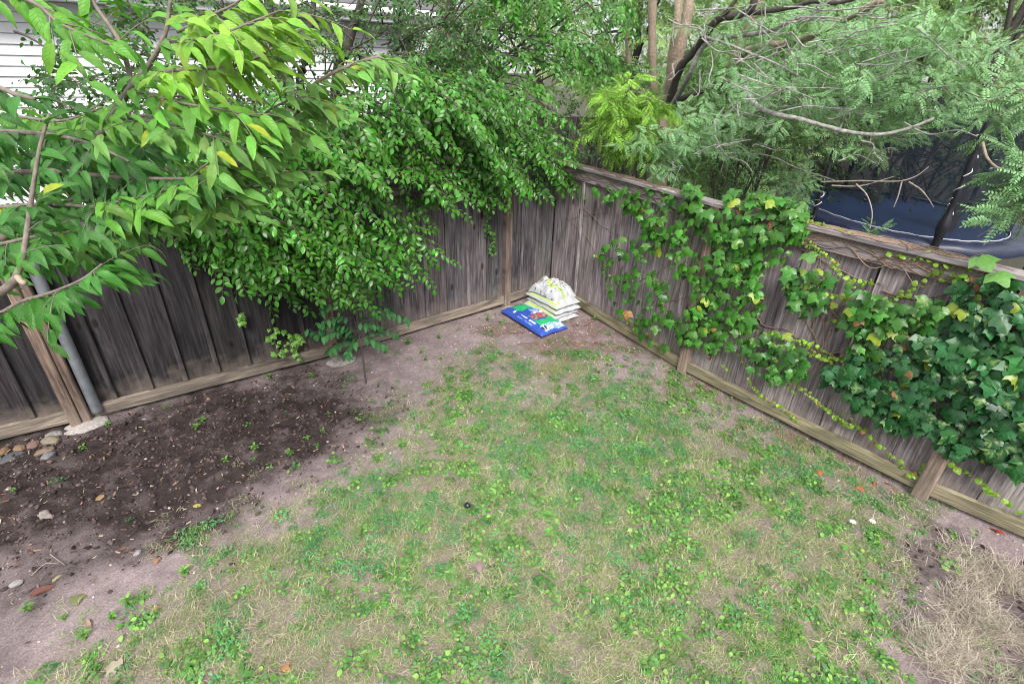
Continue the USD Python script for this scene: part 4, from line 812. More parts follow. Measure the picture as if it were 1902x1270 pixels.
# bare drooping twigs over the trampoline, and lichened dead twigs among the limbs
DT = [[(1525, 338, 5.2), (1600, 336, 5.1), (1665, 337, 5.0), (1700, 328, 5.0), (1725, 310, 5.0)], [(1590, 342, 5.1), (1610, 362, 5.05), (1620, 395, 5.0), (1616, 425, 5.0)], [(1688, 338, 5.0), (1710, 352, 5.0), (1725, 370, 5.0), (1734, 385, 5.0)], [(1675, 338, 5.0), (1668, 365, 5.0), (1660, 385, 5.0)],
      [(1868, 340, 4.8), (1850, 370, 4.8), (1830, 400, 4.8), (1808, 425, 4.8)], [(1892, 352, 4.75), (1872, 392, 4.75), (1846, 420, 4.75), (1815, 440, 4.8)], [(1545, 345, 5.15), (1600, 345, 5.1), (1660, 328, 5.05)]]
for d_ in DT: limb(feath, d_, 0.006, 0.003, M_TWIG, 'bare_twig', 5, 5)
dead = [(1290, 20, 1420, 5), (1320, 95, 1330, 160), (1325, 5, 1312, 80), (1420, 5, 1415, 80), (1450, 45, 1560, 40), (1360, 110, 1440, 150), (1400, 165, 1480, 170), (1420, 180, 1560, 165), (1440, 200, 1620, 175), (1500, 80, 1600, 70), (1240, 35, 1310, 60), (1260, 40, 1240, 70), (1300, 130, 1290, 180), (1370, 190, 1375, 235), (1345, 200, 1330, 245), (1560, 240, 1580, 200), (1500, 215, 1480, 180), (1600, 262, 1640, 300), (1440, 230, 1400, 250), (1470, 60, 1540, 100), (1540, 100, 1640, 90), (1390, 40, 1470, 60), (1250, 300, 1270, 310), (1330, 275, 1395, 260), (1250, 120, 1240, 150), (1480, 120, 1560, 150), (1550, 215, 1555, 250), (1520, 20, 1650, 8), (1280, 50, 1340, 62), (1450, 130, 1470, 100)]
for k in range(46):
    a0, b0 = 1290 + 430 * rC.random(), 10 + 290 * rC.random() ** 1.2; L_ = 40 + 110 * rC.random(); an = rC.normal(0.05, 0.5); dead.append((a0, b0, a0 + L_ * math.cos(an), max(-20, b0 + L_ * math.sin(an))))
for a0, b0, a1, b1 in dead:
    dd = 4.85 + 0.7 * rC.random(); pts = [(a0, b0, dd), (a0 * .65 + a1 * .35 + rC.normal(0, 6), b0 * .65 + b1 * .35 + rC.normal(0, 6), dd), (a0 * .3 + a1 * .7 + rC.normal(0, 6), b0 * .3 + b1 * .7 + rC.normal(0, 6), dd - .1), (a1, b1, dd - .15)]
    C = limb(feath, pts, 0.0065, 0.0028, M_LICHEN, 'bare_twig', 4, 5)
    for k in range(3):
        P = C[3 + 3 * k]; d = unit(rC.normal(0, 1, 3)); v, f = tube(np.array([P, P + d * 0.06, P + d * 0.14 + UP * rC.normal(0, .03)]), [0.0028, 0.002, 0.0012], 4); put(feath, 'bare_twig', v, f, M_LICHEN)
GC = (0.17, 0.32, 0.135)
SPR_C = [frond_spray(300 + k, 0.30, 9, GC) for k in range(5)]
cpos, cdir = [], []
C1 = [(1240, 225), (1330, 225), (1420, 225), (1480, 260), (1500, 285), (1560, 278), (1640, 285), (1720, 265), (1770, 215), (1830, 225), (1920, 235), (1920, 150), (1850, 100), (1750, 60), (1600, 40), (1500, 60), (1420, 120), (1350, 190)]
C2 = [(1160, 240), (1250, 225), (1340, 250), (1370, 290), (1300, 285), (1240, 305), (1205, 322), (1180, 300)]
C3 = [(1888, 285), (1950, 270), (1950, 370), (1900, 350), (1880, 310)]
C4 = [(1450, 310), (1505, 330), (1500, 385), (1480, 405), (1440, 390)]
C5 = [(1300, 0), (1640, -20), (1560, 60), (1420, 110), (1340, 180), (1290, 190)]
for poly, n, d0, d1 in ((C1, 330, 5.0, 6.6), (C2, 75, 5.6, 6.6), (C3, 22, 4.4, 5.0), (C4, 34, 5.5, 6.2), (C5, 80, 6.2, 7.6), ([(1900, 395), (1940, 390), (1940, 340), (1895, 345)], 8, 4.5, 4.8), ([(1530, 418), (1640, 448), (1660, 456), (1560, 438)], 5, 5.35, 5.45)):
    for q in sample_poly(poly, n, rC):
        cpos.append(dp(q[0], q[1], d0 + (d1 - d0) * rC.random())); cdir.append(unit(_rt * (0.35 + rC.normal(0, .75)) - _fw * (0.2 + rC.normal(0, .6)) * (1, 1, 0) + UP * rC.normal(0.0, 0.35)))
cpos, cdir = np.array(cpos), np.array(cdir); n = len(cpos); Rm = frames(cdir, unit(UP + np.array([0, -0.35, 0]) + rC.normal(0, 0.3, (n, 3)))); cpy = to_px(cpos)[1]; cpx = to_px(cpos)[0]; sc = (0.65 + 0.5 * rC.random(n)) * np.where((cpx > 1440) & (cpx < 1800) & (cpy > 200), 0.62, 1.0); ix = rC.integers(0, 5, n)
# the nearest compound leaves, one by one
nl = 0
for k in np.argsort(np.linalg.norm(cpos - CAM, axis=1))[:24]:
    for j in range(9):
        v, f, c, u = pinnate(9000 + nl, 0.135, 7, 0.026, 0.0115, np.array(GC) * (1 + 0.15 * rC.normal())); t_ = (j + 1) / 9; d = unit(Rm[k][:, 0] * 0.7 + Rm[k][:, 1] * (0.75 if j % 2 else -0.75) + UP * rC.normal(0, .2))
        P = cpos[k] + Rm[k][:, 0] * 0.26 * t_ - UP * 0.05 * t_ ** 2; put(feath, 'compound_leaf', orient(v, d, Rm[k][:, 2], P, 0.9 + 0.3 * rC.random()), f, M_LEAF_C, c, u); nl += 1
instancer(feath, 'foliage', SPR_C, M_LEAF_C, cpos, Rm, sc, ix)
# bright yellow-green feathery sapling left of it
sap = thing('feathery_tree', 'young bright yellow green feathery tree leaning over the fence corner', 'tree')
limb(sap, [tuple(dp(1215, 240, 7.0) * (1, 1, 0)), tuple(dp(1215, 240, 7.0) * (1, 1, 0.5)), (1215, 230, 6.9), (1200, 180, 6.6), (1170, 170, 6.4)], 0.03, 0.01, M_BARK)
limb(sap, [(1205, 200, 6.7), (1185, 230, 6.5), (1165, 265, 6.3)], 0.010, 0.004, M_BARK, 'branch'); limb(sap, [(1215, 230, 6.9), (1222, 260, 6.5), (1212, 285, 6.3)], 0.010, 0.004, M_BARK, 'branch')
GY_ = (0.17, 0.34, 0.035); SPR_Y = [frond_spray(340 + k, 0.26, 10, GY_, 0.034, 0.012, 0.16, 8, 0.35) for k in range(3)]
Q = np.vstack([sample_poly([(1115, 165), (1180, 145), (1245, 195), (1245, 255), (1190, 290), (1150, 265), (1105, 235)], 80, rC)]); yp = np.array([dp(q[0], q[1], 6.0 + 0.7 * rC.random()) for q in Q]); n = len(yp)
yd = unit(np.array([0, -0.3, -0.15]) + rC.normal(0, 0.6, (n, 3)) * (1, 1, 0.4)); instancer(sap, 'foliage', SPR_Y, M_LEAF_C, yp, frames(yd, unit(UP + rC.normal(0, 0.3, (n, 3)))), 0.75 + 0.4 * rC.random(n), rC.integers(0, 3, n))

# ------------------------------------------------------------------ trees and hedge farther back
rE = np.random.default_rng(61)
def back_tree(name, label, col, centre, size, n, h0, seed, LL=0.09, nleaf=10, spr=None, clump=0.55, trunks=1, tr=0.11, bark=None, group=None):
    """crown = many clumps of leaf sprays on the shell and inside of an uneven ellipsoid"""
    t_ = thing(name, label, 'hedge' if 'hedge' in name else 'shrub' if 'shrub' in name else 'tree', group=group); c = np.array(centre, float); s = np.array(size, float)
    r = np.random.default_rng(seed); pr = spr or [spray(seed * 10 + k, 0.34, nleaf, LL, LL * 0.55, 'ovate', col, 0.2, tilt=40, bend=0.3, seg_=(2, 1)) for k in range(3)]
    K = max(6, int(n / 22)); cen = unit(r.normal(0, 1, (K, 3))) * (0.35 + 0.6 * r.random((K, 1)) ** 0.5); cen[:, 2] = np.abs(cen[:, 2]) * np.sign(r.random(K) - 0.35)
    k = r.integers(0, K, n); off = r.normal(0, 1, (n, 3)) * clump * 0.33; p = c + (cen[k] + off) * s; p[:, 2] = np.maximum(p[:, 2], 0.15)
    d = unit((p - c) / s * 0.7 + r.normal(0, 0.6, (n, 3)) + np.array([0, -0.2, -0.1]))
    for q in range(trunks):
        a = 2 * math.pi * q / max(1, trunks) + seed; b0 = np.array([c[0] + 0.12 * math.cos(a) * (trunks > 1), c[1] + 0.12 * math.sin(a) * (trunks > 1), -0.1]); top = c + (np.array([math.cos(a), math.sin(a), 0]) * 0.3 * s * (trunks > 1)) + UP * s[2] * 0.5
        C = catmull([b0, b0 + (top - b0) * 0.35 + r.normal(0, .06, 3), b0 + (top - b0) * 0.7 + r.normal(0, .1, 3), top], 5); v, f = tube(C, np.linspace(tr, tr * 0.35, len(C)), 8); put(t_, 'trunk', v, f, bark or M_BARK_D, smooth=True)
        for j in range(5):
            P = C[5 + 2 * j]; e_ = c + cen[r.integers(0, K)] * s * 0.8; v, f = tube(bough(P, e_, 0.1, 6), np.linspace(tr * 0.35, tr * 0.08, 6), 6); put(t_, 'branch', v, f, bark or M_BARK_D, smooth=True)
    instancer(t_, 'crown', pr, M_LEAF_C, p, frames(d, unit(UP * 0.9 + r.normal(0, 0.4, (n, 3)))), 0.75 + 0.55 * r.random(n), r.integers(0, len(pr), n)); return t_
SPR_PALE = [frond_spray(380 + k, 0.36, 9, (0.27, 0.40, 0.14), 0.04, 0.016, 0.19, 6) for k in range(3)]
SPR_MID = [frond_spray(390 + k, 0.36, 9, (0.13, 0.25, 0.08), 0.04, 0.017, 0.19, 6) for k in range(3)]
def at(px, py, d): P = dp(px, py, d); return P
back_tree('pale_tree', 'pale green tree filling the upper right corner behind the trampoline', (0.25, 0.38, 0.13), at(1740, 40, 11.5), (2.6, 1.6, 2.1), 640, 0, 71, spr=SPR_PALE, tr=0.13)
back_tree('pale_tree', 'light green tree seen between the grey branches of the feathery tree', (0.2, 0.34, 0.1), at(1480, 80, 11.0), (2.4, 1.5, 2.2), 560, 0, 72, spr=SPR_PALE, tr=0.12)
back_tree('pale_tree', 'pale green tree at the top behind the two light trunks', (0.25, 0.38, 0.13), at(1180, 40, 11.5), (2.0, 1.3, 2.0), 420, 0, 73, spr=SPR_PALE, tr=0.1)
back_tree('dark_tree', 'dark green tree showing at the far right edge behind the pale one', (0.05, 0.11, 0.03), at(1905, 60, 10.0), (1.1, 1.0, 2.0), 260, 0, 74, LL=0.08)
back_tree('green_shrub', 'mid green bushy shrub under the grey branches, left of the trampoline', (0.09, 0.18, 0.05), at(1380, 240, 8.6), (1.3, 0.9, 1.1), 300, 0, 75, spr=SPR_MID, trunks=3, tr=0.035)
back_tree('green_shrub', 'dark leafy shrub low behind the right fence near the corner', (0.05, 0.11, 0.04), at(1400, 330, 7.0), (0.75, 0.55, 0.7), 170, 0, 76, LL=0.07, trunks=3, tr=0.03)
back_tree('green_shrub', 'grey green airy shrub in the gap above the fence corner', (0.14, 0.21, 0.11), at(960, 190, 10.5), (1.7, 0.9, 1.0), 150, 0, 77, spr=SPR_MID, trunks=3, tr=0.03)
back_tree('green_shrub', 'dark shrub between the overhanging tree and the house', (0.05, 0.11, 0.03), at(380, 290, 7.4), (1.5, 0.7, 0.8), 230, 0, 78, LL=0.07, trunks=3, tr=0.03)
back_tree('green_shrub', 'leafy shrub behind the trampoline net on the right', (0.07, 0.14, 0.05), at(1720, 200, 11.8), (2.6, 0.9, 1.3), 380, 0, 79, LL=0.08, trunks=3, tr=0.04)
back_tree('green_shrub', 'shaded shrub behind the fence just left of the corner', (0.045, 0.10, 0.03), at(1010, 290, 8.0), (1.1, 0.5, 0.6), 150, 0, 80, LL=0.07, trunks=3, tr=0.03)

back_tree('pale_tree', 'pale green tree behind the top centre, above the far fence', (0.2, 0.33, 0.1), at(1000, 40, 12.0), (2.0, 1.3, 2.1), 420, 0, 82, spr=SPR_PALE, tr=0.1)
back_tree('green_tree', 'deeper green tree between the white house and the pale trees', (0.07, 0.15, 0.04), at(840, 60, 10.5), (1.0, 1.0, 2.0), 300, 0, 83, LL=0.075, tr=0.08)
back_tree('green_shrub', 'dark leafy shrub behind the fence at the far left, under the large leaves', (0.045, 0.13, 0.03), dp(110, 330, 6.3), (1.25, 0.6, 0.85), 260, 0, 86, LL=0.075, trunks=3, tr=0.03)
for k_, (a_, c_, lab_) in enumerate(((760, (0.05, 0.11, 0.03), 'far dark tree rising right behind the house corner'), (1010, (0.09, 0.18, 0.05), 'far green tree above the middle of the back fence'), (1270, (0.12, 0.22, 0.06), 'far light green tree behind the pale trunks'), (1530, (0.10, 0.20, 0.05), 'far green tree behind the lichened limbs'), (1800, (0.13, 0.23, 0.07), 'far pale tree above the trampoline net'))):
    back_tree('far_tree', lab_, c_, at(a_, 25, 17.0), (3.2, 1.6, 3.3), 620, 0, 90 + k_, LL=0.16, tr=0.16, clump=0.7)
back_tree('hedge', 'dark clipped hedge standing behind the trampoline enclosure', (0.03, 0.085, 0.025), dp(1760, 205, 12.4) * (1, 1, 0) + UP * 1.15, (3.2, 0.8, 1.5), 420, 0, 84, LL=0.085, trunks=4, tr=0.04, clump=0.8)
back_tree('hedge', 'dark hedge at the back of the next yard, under the grey branches', (0.03, 0.085, 0.025), dp(1390, 215, 11.5) * (1, 1, 0) + UP * 1.0, (2.6, 0.8, 1.4), 320, 0, 85, LL=0.085, trunks=4, tr=0.04, clump=0.8)
# ------------------------------------------------------------------ climbing vines on the right fence
rV = np.random.default_rng(81)
def ivy_leaf(s, r, lobes=True):
    """three lobed, x from stalk to tip, about s long; two rings round a raised middle"""
    if lobes: half = [(-0.10, 0.14), (-0.06, 0.36), (0.14, 0.50), (0.42, 0.66), (0.46, 0.42), (0.52, 0.31), (0.68, 0.29), (0.84, 0.14)]
    else: half = [(-0.04, 0.2), (0.1, 0.42), (0.35, 0.52), (0.6, 0.46), (0.82, 0.26)]
    half = [(a, b) for a, b in half]; pts = [(0.0, 0.0)] + half + [(1.0 if lobes else 0.95, 0.0)] + [(a, -b) for a, b in half[::-1]]
    o = np.array(pts) * (1 + 0.07 * r.normal(0, 1, (len(pts), 2))); c = np.array([0.30, 0.0]); N = len(o); mid = c + (o - c) * 0.52
    cup = 0.10 + 0.22 * r.random(); fo = 0.10 + 0.2 * r.random(); tipd = 0.15 + 0.35 * r.random()
    def zf(p): return -cup * (((p - c) ** 2).sum(1)) - fo * np.abs(p[:, 1]) * 0.6 + 0.05 * np.abs(p[:, 1]) - tipd * np.clip(p[:, 0] - 0.3, 0, 1) ** 2
    P = np.vstack([c[None], mid, o]); v = np.c_[P, zf(P)] * s; v[1 + N:, 2] += r.normal(0, 0.02, N) * s
    f = []
    for k in range(N):
        k2 = (k + 1) % N; f += [[0, 1 + k2, 1 + k], [1 + k, 1 + k2, 1 + N + k2], [1 + k, 1 + N + k2, 1 + N + k]]
    return v, np.array(f)
def vine_point(px, py, segs, off):
    P, k, s, z_, t = on_fence(px, py, segs, off); return P, segs[k][2], segs[k][3]
def vine(name, label): return thing(name, label, 'vine', group=None)
G_IVY = (0.042, 0.15, 0.018)
def big_ivy(root, areas, segs, base, budget, tone_y=0.02):
    made = 0; extra = MB()
    for poly, n, sz in areas:
        n = int(n * 1.75); Q = sample_poly(poly, n, rV); Q = Q[np.argsort(Q[:, 1] + rV.normal(0, 25, n))]
        for q in Q:
            off = 0.02 + 0.12 * rV.random() ** 1.3; P, e, nn_ = vine_point(q[0], q[1], segs, off)
            if P[2] < 0.05: continue
            over = P[2] > 1.80
            if over: P = P - nn_ * 0.10 * rV.random()
            P[2] = min(P[2], 1.98)
            d = unit(-UP * (0.85 if not over else 0.3) + nn_ * (0.3 + 0.35 * rV.random()) + e * rV.normal(0, 0.45)); up = unit(nn_ * 0.75 + UP * 0.6 + rV.normal(0, 0.36, 3))
            s = sz * (0.48 + 0.76 * rV.random()); v, f = ivy_leaf(s, rV)
            c = np.array(base) * (1 + 0.22 * rV.normal()) * (1 + 0.08 * rV.normal(0, 1, 3)); u_ = rV.random()
            if u_ < tone_y: c = np.array([0.22, 0.30, 0.03])
            elif u_ < tone_y + 0.01: c = np.array([0.25, 0.11, 0.05])
            cc = np.broadcast_to(np.clip(c, 0.012, 0.6), v.shape).copy()
            if rV.random() < 0.16: cc[rV.random(len(cc)) < 0.2] = np.array([0.20, 0.30, 0.09])      # nibbled, bleached spots
            V = orient(v, d, up, P)
            if made < budget: put(root, 'leaf', V, f, M_IVY, cc, smooth=True)
            else: extra.add(V, f, cc)
            made += 1
            if rV.random() < 0.3:
                B0 = P - nn_ * (off + 0.03) + UP * (0.02 + 0.05 * rV.random()) + e * rV.normal(0, 0.03); tv_, tf = tube(bough(B0, P, 0.01, 4), 0.0011, 3, False); extra.add(tv_, tf, (0.20, 0.17, 0.07))
    if extra.n: tag(extra.put(root, 'leaf_mass', M_IVY), kind='stuff')
def stems(root, lines, r0, off=BOARD + 0.012, m_=None, sub=0):
    for L_ in lines:
        P = [vine_point(a_, b_, SEG_R, off)[0] for a_, b_ in L_]; 
        for p in P: p[2] = min(p[2], 1.845)
        C = catmull(np.array(P), 5); C = C + rV.normal(0, 0.004, C.shape); v, f = tube(C, np.linspace(r0, r0 * 0.4, len(C)), 5); put(root, 'stem', v, f, m_ or M_STEM, smooth=True)
ivy1 = vine('climbing_vine', 'green lobed vine covering the middle fence post between bags and trampoline')
big_ivy(ivy1, [([(1180, 345), (1290, 345), (1330, 400), (1340, 440), (1280, 450), (1200, 430), (1150, 380)], 62, 0.095), ([(1115, 440), (1170, 440), (1230, 500), (1250, 560), (1262, 650), (1215, 640), (1150, 590), (1110, 490)], 62, 0.09),
               ([(1190, 410), (1290, 430), (1300, 500), (1270, 530), (1240, 480), (1190, 460)], 30, 0.09), ([(1310, 400), (1360, 350), (1440, 345), (1492, 380), (1500, 425), (1470, 470), (1420, 500), (1340, 480)], 110, 0.095),
               ([(1300, 470), (1400, 490), (1420, 560), (1390, 620), (1350, 650), (1300, 650), (1270, 600)], 105, 0.09), ([(1255, 590), (1300, 600), (1300, 650), (1260, 640)], 14, 0.08), ([(1100, 345), (1160, 340), (1190, 360), (1150, 385), (1110, 370)], 16, 0.07)], SEG_R, G_IVY, 290)
ivy2 = vine('climbing_vine', 'dense dark green lobed vine hanging over the thick fence post at right')
big_ivy(ivy2, [([(1510, 690), (1600, 655), (1700, 630), (1760, 590), (1902, 560), (1960, 600), (1960, 900), (1902, 875), (1840, 850), (1760, 838), (1700, 790), (1640, 790), (1580, 740), (1535, 722)], 400, 0.10), ([(1740, 540), (1800, 590), (1902, 560), (1902, 520), (1830, 510)], 30, 0.085)], SEG_R, (0.024, 0.105, 0.030), 296, 0.02)
ivy3 = vine('climbing_vine', 'patchy lobed vine on the bare boards below the trampoline')
big_ivy(ivy3, [([(1385, 630), (1450, 612), (1500, 650), (1500, 695), (1440, 705), (1395, 690)], 62, 0.075), ([(1455, 480), (1540, 505), (1560, 560), (1500, 585), (1460, 555)], 36, 0.09), ([(1560, 520), (1640, 550), (1700, 560), (1740, 545), (1770, 590), (1700, 640), (1640, 610), (1580, 590)], 60, 0.09), ([(1570, 590), (1640, 610), (1640, 660), (1580, 650)], 18, 0.08)], SEG_R, (0.04, 0.14, 0.022), 290, 0.04)
o1, _, _ = vine_point(1485, 478, SEG_R, 0.10)
for (a_, b_, s_) in ((1500, 470, 0.12), (1820, 476, 0.14), (1850, 505, 0.13)):      # three much larger grape-like leaves
    P, e, nn_ = vine_point(a_, b_, SEG_R, 0.10); P[2] = min(P[2], 1.93); v, f = ivy_leaf(s_, rV); o = put(ivy3, 'leaf', orient(v, unit(e * 0.6 + nn_ * 0.5 - UP * 0.25), unit(UP + nn_ * 0.6), P), f, M_IVY, (0.09, 0.20, 0.05), smooth=True); tag(o, 'much larger pale vine leaf on the fence top')
ST = [[(1525, 652), (1512, 620), (1490, 585), (1478, 560)], [(1528, 650), (1530, 600), (1520, 540), (1512, 500)], [(1535, 645), (1545, 600), (1560, 570), (1600, 560)], [(1520, 655), (1510, 600), (1530, 560), (1524, 480), (1490, 450)], [(1400, 580), (1420, 605), (1460, 612), (1500, 640), (1520, 655)], [(1525, 655), (1560, 655), (1600, 640)], [(1450, 425), (1480, 455), (1520, 480), (1600, 520), (1650, 530)], [(1500, 690), (1540, 670), (1580, 660)],
      [(1600, 585), (1650, 620), (1700, 650), (1740, 680)], [(1640, 540), (1700, 555), (1760, 545)], [(1530, 560), (1570, 600), (1610, 625), (1670, 660)], [(1330, 475), (1400, 490), (1440, 500)], [(1410, 560), (1390, 600), (1415, 610)], [(1580, 640), (1640, 630), (1740, 610), (1800, 580)], [(1120, 500), (1090, 440), (1050, 400)], [(1060, 405), (1110, 395), (1150, 400)], [(1080, 380), (1120, 420), (1160, 440)], [(1200, 520), (1230, 500), (1260, 470)], [(1230, 560), (1280, 550), (1320, 520)], [(1750, 690), (1820, 660), (1880, 640)]]
stems(ivy3, ST[:14], 0.007); stems(ivy1, ST[14:19], 0.0035); stems(ivy2, ST[19:], 0.006)
A, B, e, n, L = SEG_R[1]
for k in range(44):                                             # tangle of stems on the top rail and cap
    sg = SEG_R[0] if k % 3 == 0 else SEG_R[1]; s0 = rV.random() * (sg[4] - 0.6); zz_ = 1.66 + 0.14 * rV.random(); off = BOARD + 0.048
    P = [sg[0] + sg[2] * (s0 + 0.16 * j) + sg[3] * off + UP * (zz_ + rV.normal(0, 0.04)) for j in range(5)]; P[-1] = P[-1] + UP * 0.05
    v, f = tube(catmull(P, 4), np.linspace(0.0055, 0.0022, 17), 4); put(ivy3, 'stem', v, f, M_STEM, smooth=True)
for k in range(60):
    sg = SEG_R[0] if k % 2 == 0 else SEG_R[1]; s0 = rV.random() * (sg[4] - 0.7)
    P = [sg[0] + sg[2] * (s0 + 0.15 * j) + sg[3] * (BOARD + 0.02 + rV.normal(0, 0.035)) + UP * 1.836 for j in range(5)]; v, f = tube(catmull(P, 4), np.linspace(0.006, 0.002, 17), 4); put(ivy3, 'stem', v, f, M_STEM, smooth=True)
crp = vine('creeper', 'small leaved yellow green creeper trailing in strings down the right fence')
CR = [([(1476, 435), (1496, 452), (1533, 474)], 0.026), ([(1480, 432), (1520, 462), (1560, 490)], 0.02), ([(1548, 489), (1570, 515), (1607, 522)], 0.034), ([(1522, 526), (1540, 545), (1561, 554)], 0.028), ([(1411, 615), (1459, 622), (1507, 637), (1555, 663), (1588, 663), (1618, 655)], 0.034), ([(1430, 618), (1480, 632), (1520, 655), (1560, 668), (1600, 668)], 0.032), ([(1440, 640), (1500, 655), (1550, 672)], 0.03), ([(1378, 663), (1388, 680), (1400, 693)], 0.024), ([(1392, 704), (1411, 730), (1440, 748), (1485, 780)], 0.028), ([(1448, 700), (1478, 730)], 0.02),
      ([(1466, 700), (1496, 722), (1526, 752), (1563, 778), (1607, 800)], 0.032), ([(1500, 729), (1542, 765), (1581, 794)], 0.028), ([(1568, 768), (1607, 800), (1639, 832), (1674, 861), (1697, 881)], 0.036), ([(1755, 857), (1790, 871), (1823, 894), (1852, 916), (1887, 942), (1910, 958)], 0.04), ([(1700, 884), (1712, 872), (1723, 862)], 0.034), ([(1718, 559), (1750, 575), (1785, 589)], 0.03), ([(1518, 411), (1570, 437), (1618, 441)], 0.032), ([(1666, 456), (1690, 462), (1725, 474)], 0.036), ([(1660, 470), (1700, 476), (1740, 490)], 0.034), ([(1740, 493), (1810, 496), (1858, 515)], 0.04), ([(1745, 500), (1790, 512), (1850, 530)], 0.04), ([(1730, 505), (1760, 520), (1800, 525)], 0.036), ([(1770, 510), (1785, 530), (1787, 548)], 0.034), ([(1810, 520), (1815, 545), (1825, 565)], 0.038), ([(1850, 530), (1880, 545), (1910, 560)], 0.04),
      ([(1540, 593), (1560, 592), (1581, 589)], 0.024), ([(1685, 606), (1710, 602), (1729, 600)], 0.03), ([(1337, 670), (1348, 682), (1359, 692)], 0.024), ([(1350, 640), (1370, 652), (1378, 655)], 0.026), ([(1280, 640), (1310, 650), (1320, 660)], 0.028), ([(1570, 415), (1580, 440), (1590, 452)], 0.03), ([(1450, 420), (1490, 405), (1530, 420)], 0.03), ([(1560, 520), (1590, 530), (1620, 520)], 0.03), ([(1105, 470), (1130, 500), (1125, 540)], 0.028), ([(1150, 585), (1180, 600), (1215, 632)], 0.026), ([(1650, 560), (1680, 545), (1720, 520)], 0.032), ([(1790, 640), (1840, 600), (1890, 590)], 0.03), ([(1620, 640), (1640, 660), (1650, 690)], 0.03)]
mass = MB(); nlf = 0
for L_, sz in CR:
    P = []; 
    for a_, b_ in L_:
        p, e, nn_ = vine_point(a_, b_, SEG_R, BOARD + 0.055)
        if p[2] > 1.80: p = p - nn_ * 0.02; p[2] = min(p[2], 1.855)
        P.append(p)
    C = catmull(np.array(P), 8); v, f = tube(C, 0.0013, 3, False); put(crp, 'stem', v, f, M_STEM)
    ln = np.r_[0, np.cumsum(np.linalg.norm(np.diff(C, axis=0), axis=1))]; s = 0.0; k = 0
    while s < ln[-1]:
        p = np.array([np.interp(s, ln, C[:, i]) for i in range(3)]); d = unit(e * (1 if k % 2 else -1) * 0.8 - UP * 0.5 + nn_ * 0.2 + rV.normal(0, .3, 3)); sc_ = sz * (0.45 + 0.85 * rV.random()); v, f = ivy_leaf(sc_, rV, False)
        c = np.array([0.20, 0.36, 0.035]) * (1 + 0.18 * rV.normal()) * (1 + 0.07 * rV.normal(0, 1, 3)); 
        if rV.random() < 0.05: c = np.array([0.34, 0.16, 0.05])
        V = orient(v, d, unit(nn_ * 0.8 + UP * 0.5 + rV.normal(0, .38, 3)), p + nn_ * 0.014 * rV.random() + rV.normal(0, 0.007, 3)); c = np.clip(c, .02, .6)
        if nlf < 298: put(crp, 'leaf', V, f, M_IVY, c, smooth=True)
        else: mass.add(V, f, c)
        nlf += 1; s += sz * (0.32 + 0.75 * rV.random() ** 2 + (0.9 if rV.random() < 0.06 else 0)); k += 1
if mass.n: tag(mass.put(crp, 'leaf_mass', M_IVY), kind='stuff')
# thin vine over the left fence near the corner, and a small one low on the left
crl = vine('creeper', 'thin small leaved creeper hanging down the left fence beside the corner post')
for L_ in ([(896, 378), (903, 400), (905, 425), (912, 440)], [(885, 370), (898, 385), (910, 388)], [(908, 420), (912, 445), (914, 470)], [(780, 440), (783, 455), (780, 462)]):
    P = [on_fence(a_, b_, SEG_L[1:], BOARD + 0.045)[0] for a_, b_ in L_]; C = catmull(np.array(P), 6); v, f = tube(C, 0.0014, 3, False); put(crl, 'stem', v, f, M_STEM)
    for p in C[::1]:
        for q in range(2):
            v, f = ivy_leaf(0.04 * (0.6 + 0.6 * rV.random()), rV, True); put(crl, 'leaf', orient(v, unit(-UP * .7 + SEG_L[2][2] * rV.normal(0, .6) + SEG_L[2][3] * .3), unit(SEG_L[2][3] + UP * .5), p + rV.normal(0, 0.02, 3) * (1, 1, 1) + SEG_L[2][3] * 0.02), f, M_IVY, np.array([0.06, 0.15, 0.03]) * (0.7 + 0.6 * rV.random()))
wl = vine('creeper', 'small light green creeper climbing the foot of the shaded left fence')
for L_ in ([(516, 660), (512, 640), (505, 622)], [(540, 645), (545, 630), (530, 615), (500, 610)], [(550, 660), (548, 645), (556, 630), (560, 620)], [(520, 655), (530, 640), (545, 636)], [(450, 600), (448, 590), (450, 580)]):
    P = [on_fence(a_, b_, SEG_L, BOARD + 0.07)[0] for a_, b_ in L_]; C = catmull(np.array(P), 4); v, f = tube(C, 0.0015, 3, False); put(wl, 'stem', v, f, M_STEM)
    for p in C:
        v, f = ivy_leaf(0.055 * (0.5 + 0.7 * rV.random()), rV, True); put(wl, 'leaf', orient(v, unit(-UP * .4 + SEG_L[1][2] * rV.normal(0, .8) + SEG_L[1][3] * .5), unit(SEG_L[1][3] + UP * .8), p + rV.normal(0, 0.015, 3) + SEG_L[1][3] * 0.02), f, M_IVY, np.array([0.10, 0.24, 0.03]) * (0.7 + 0.6 * rV.random()))

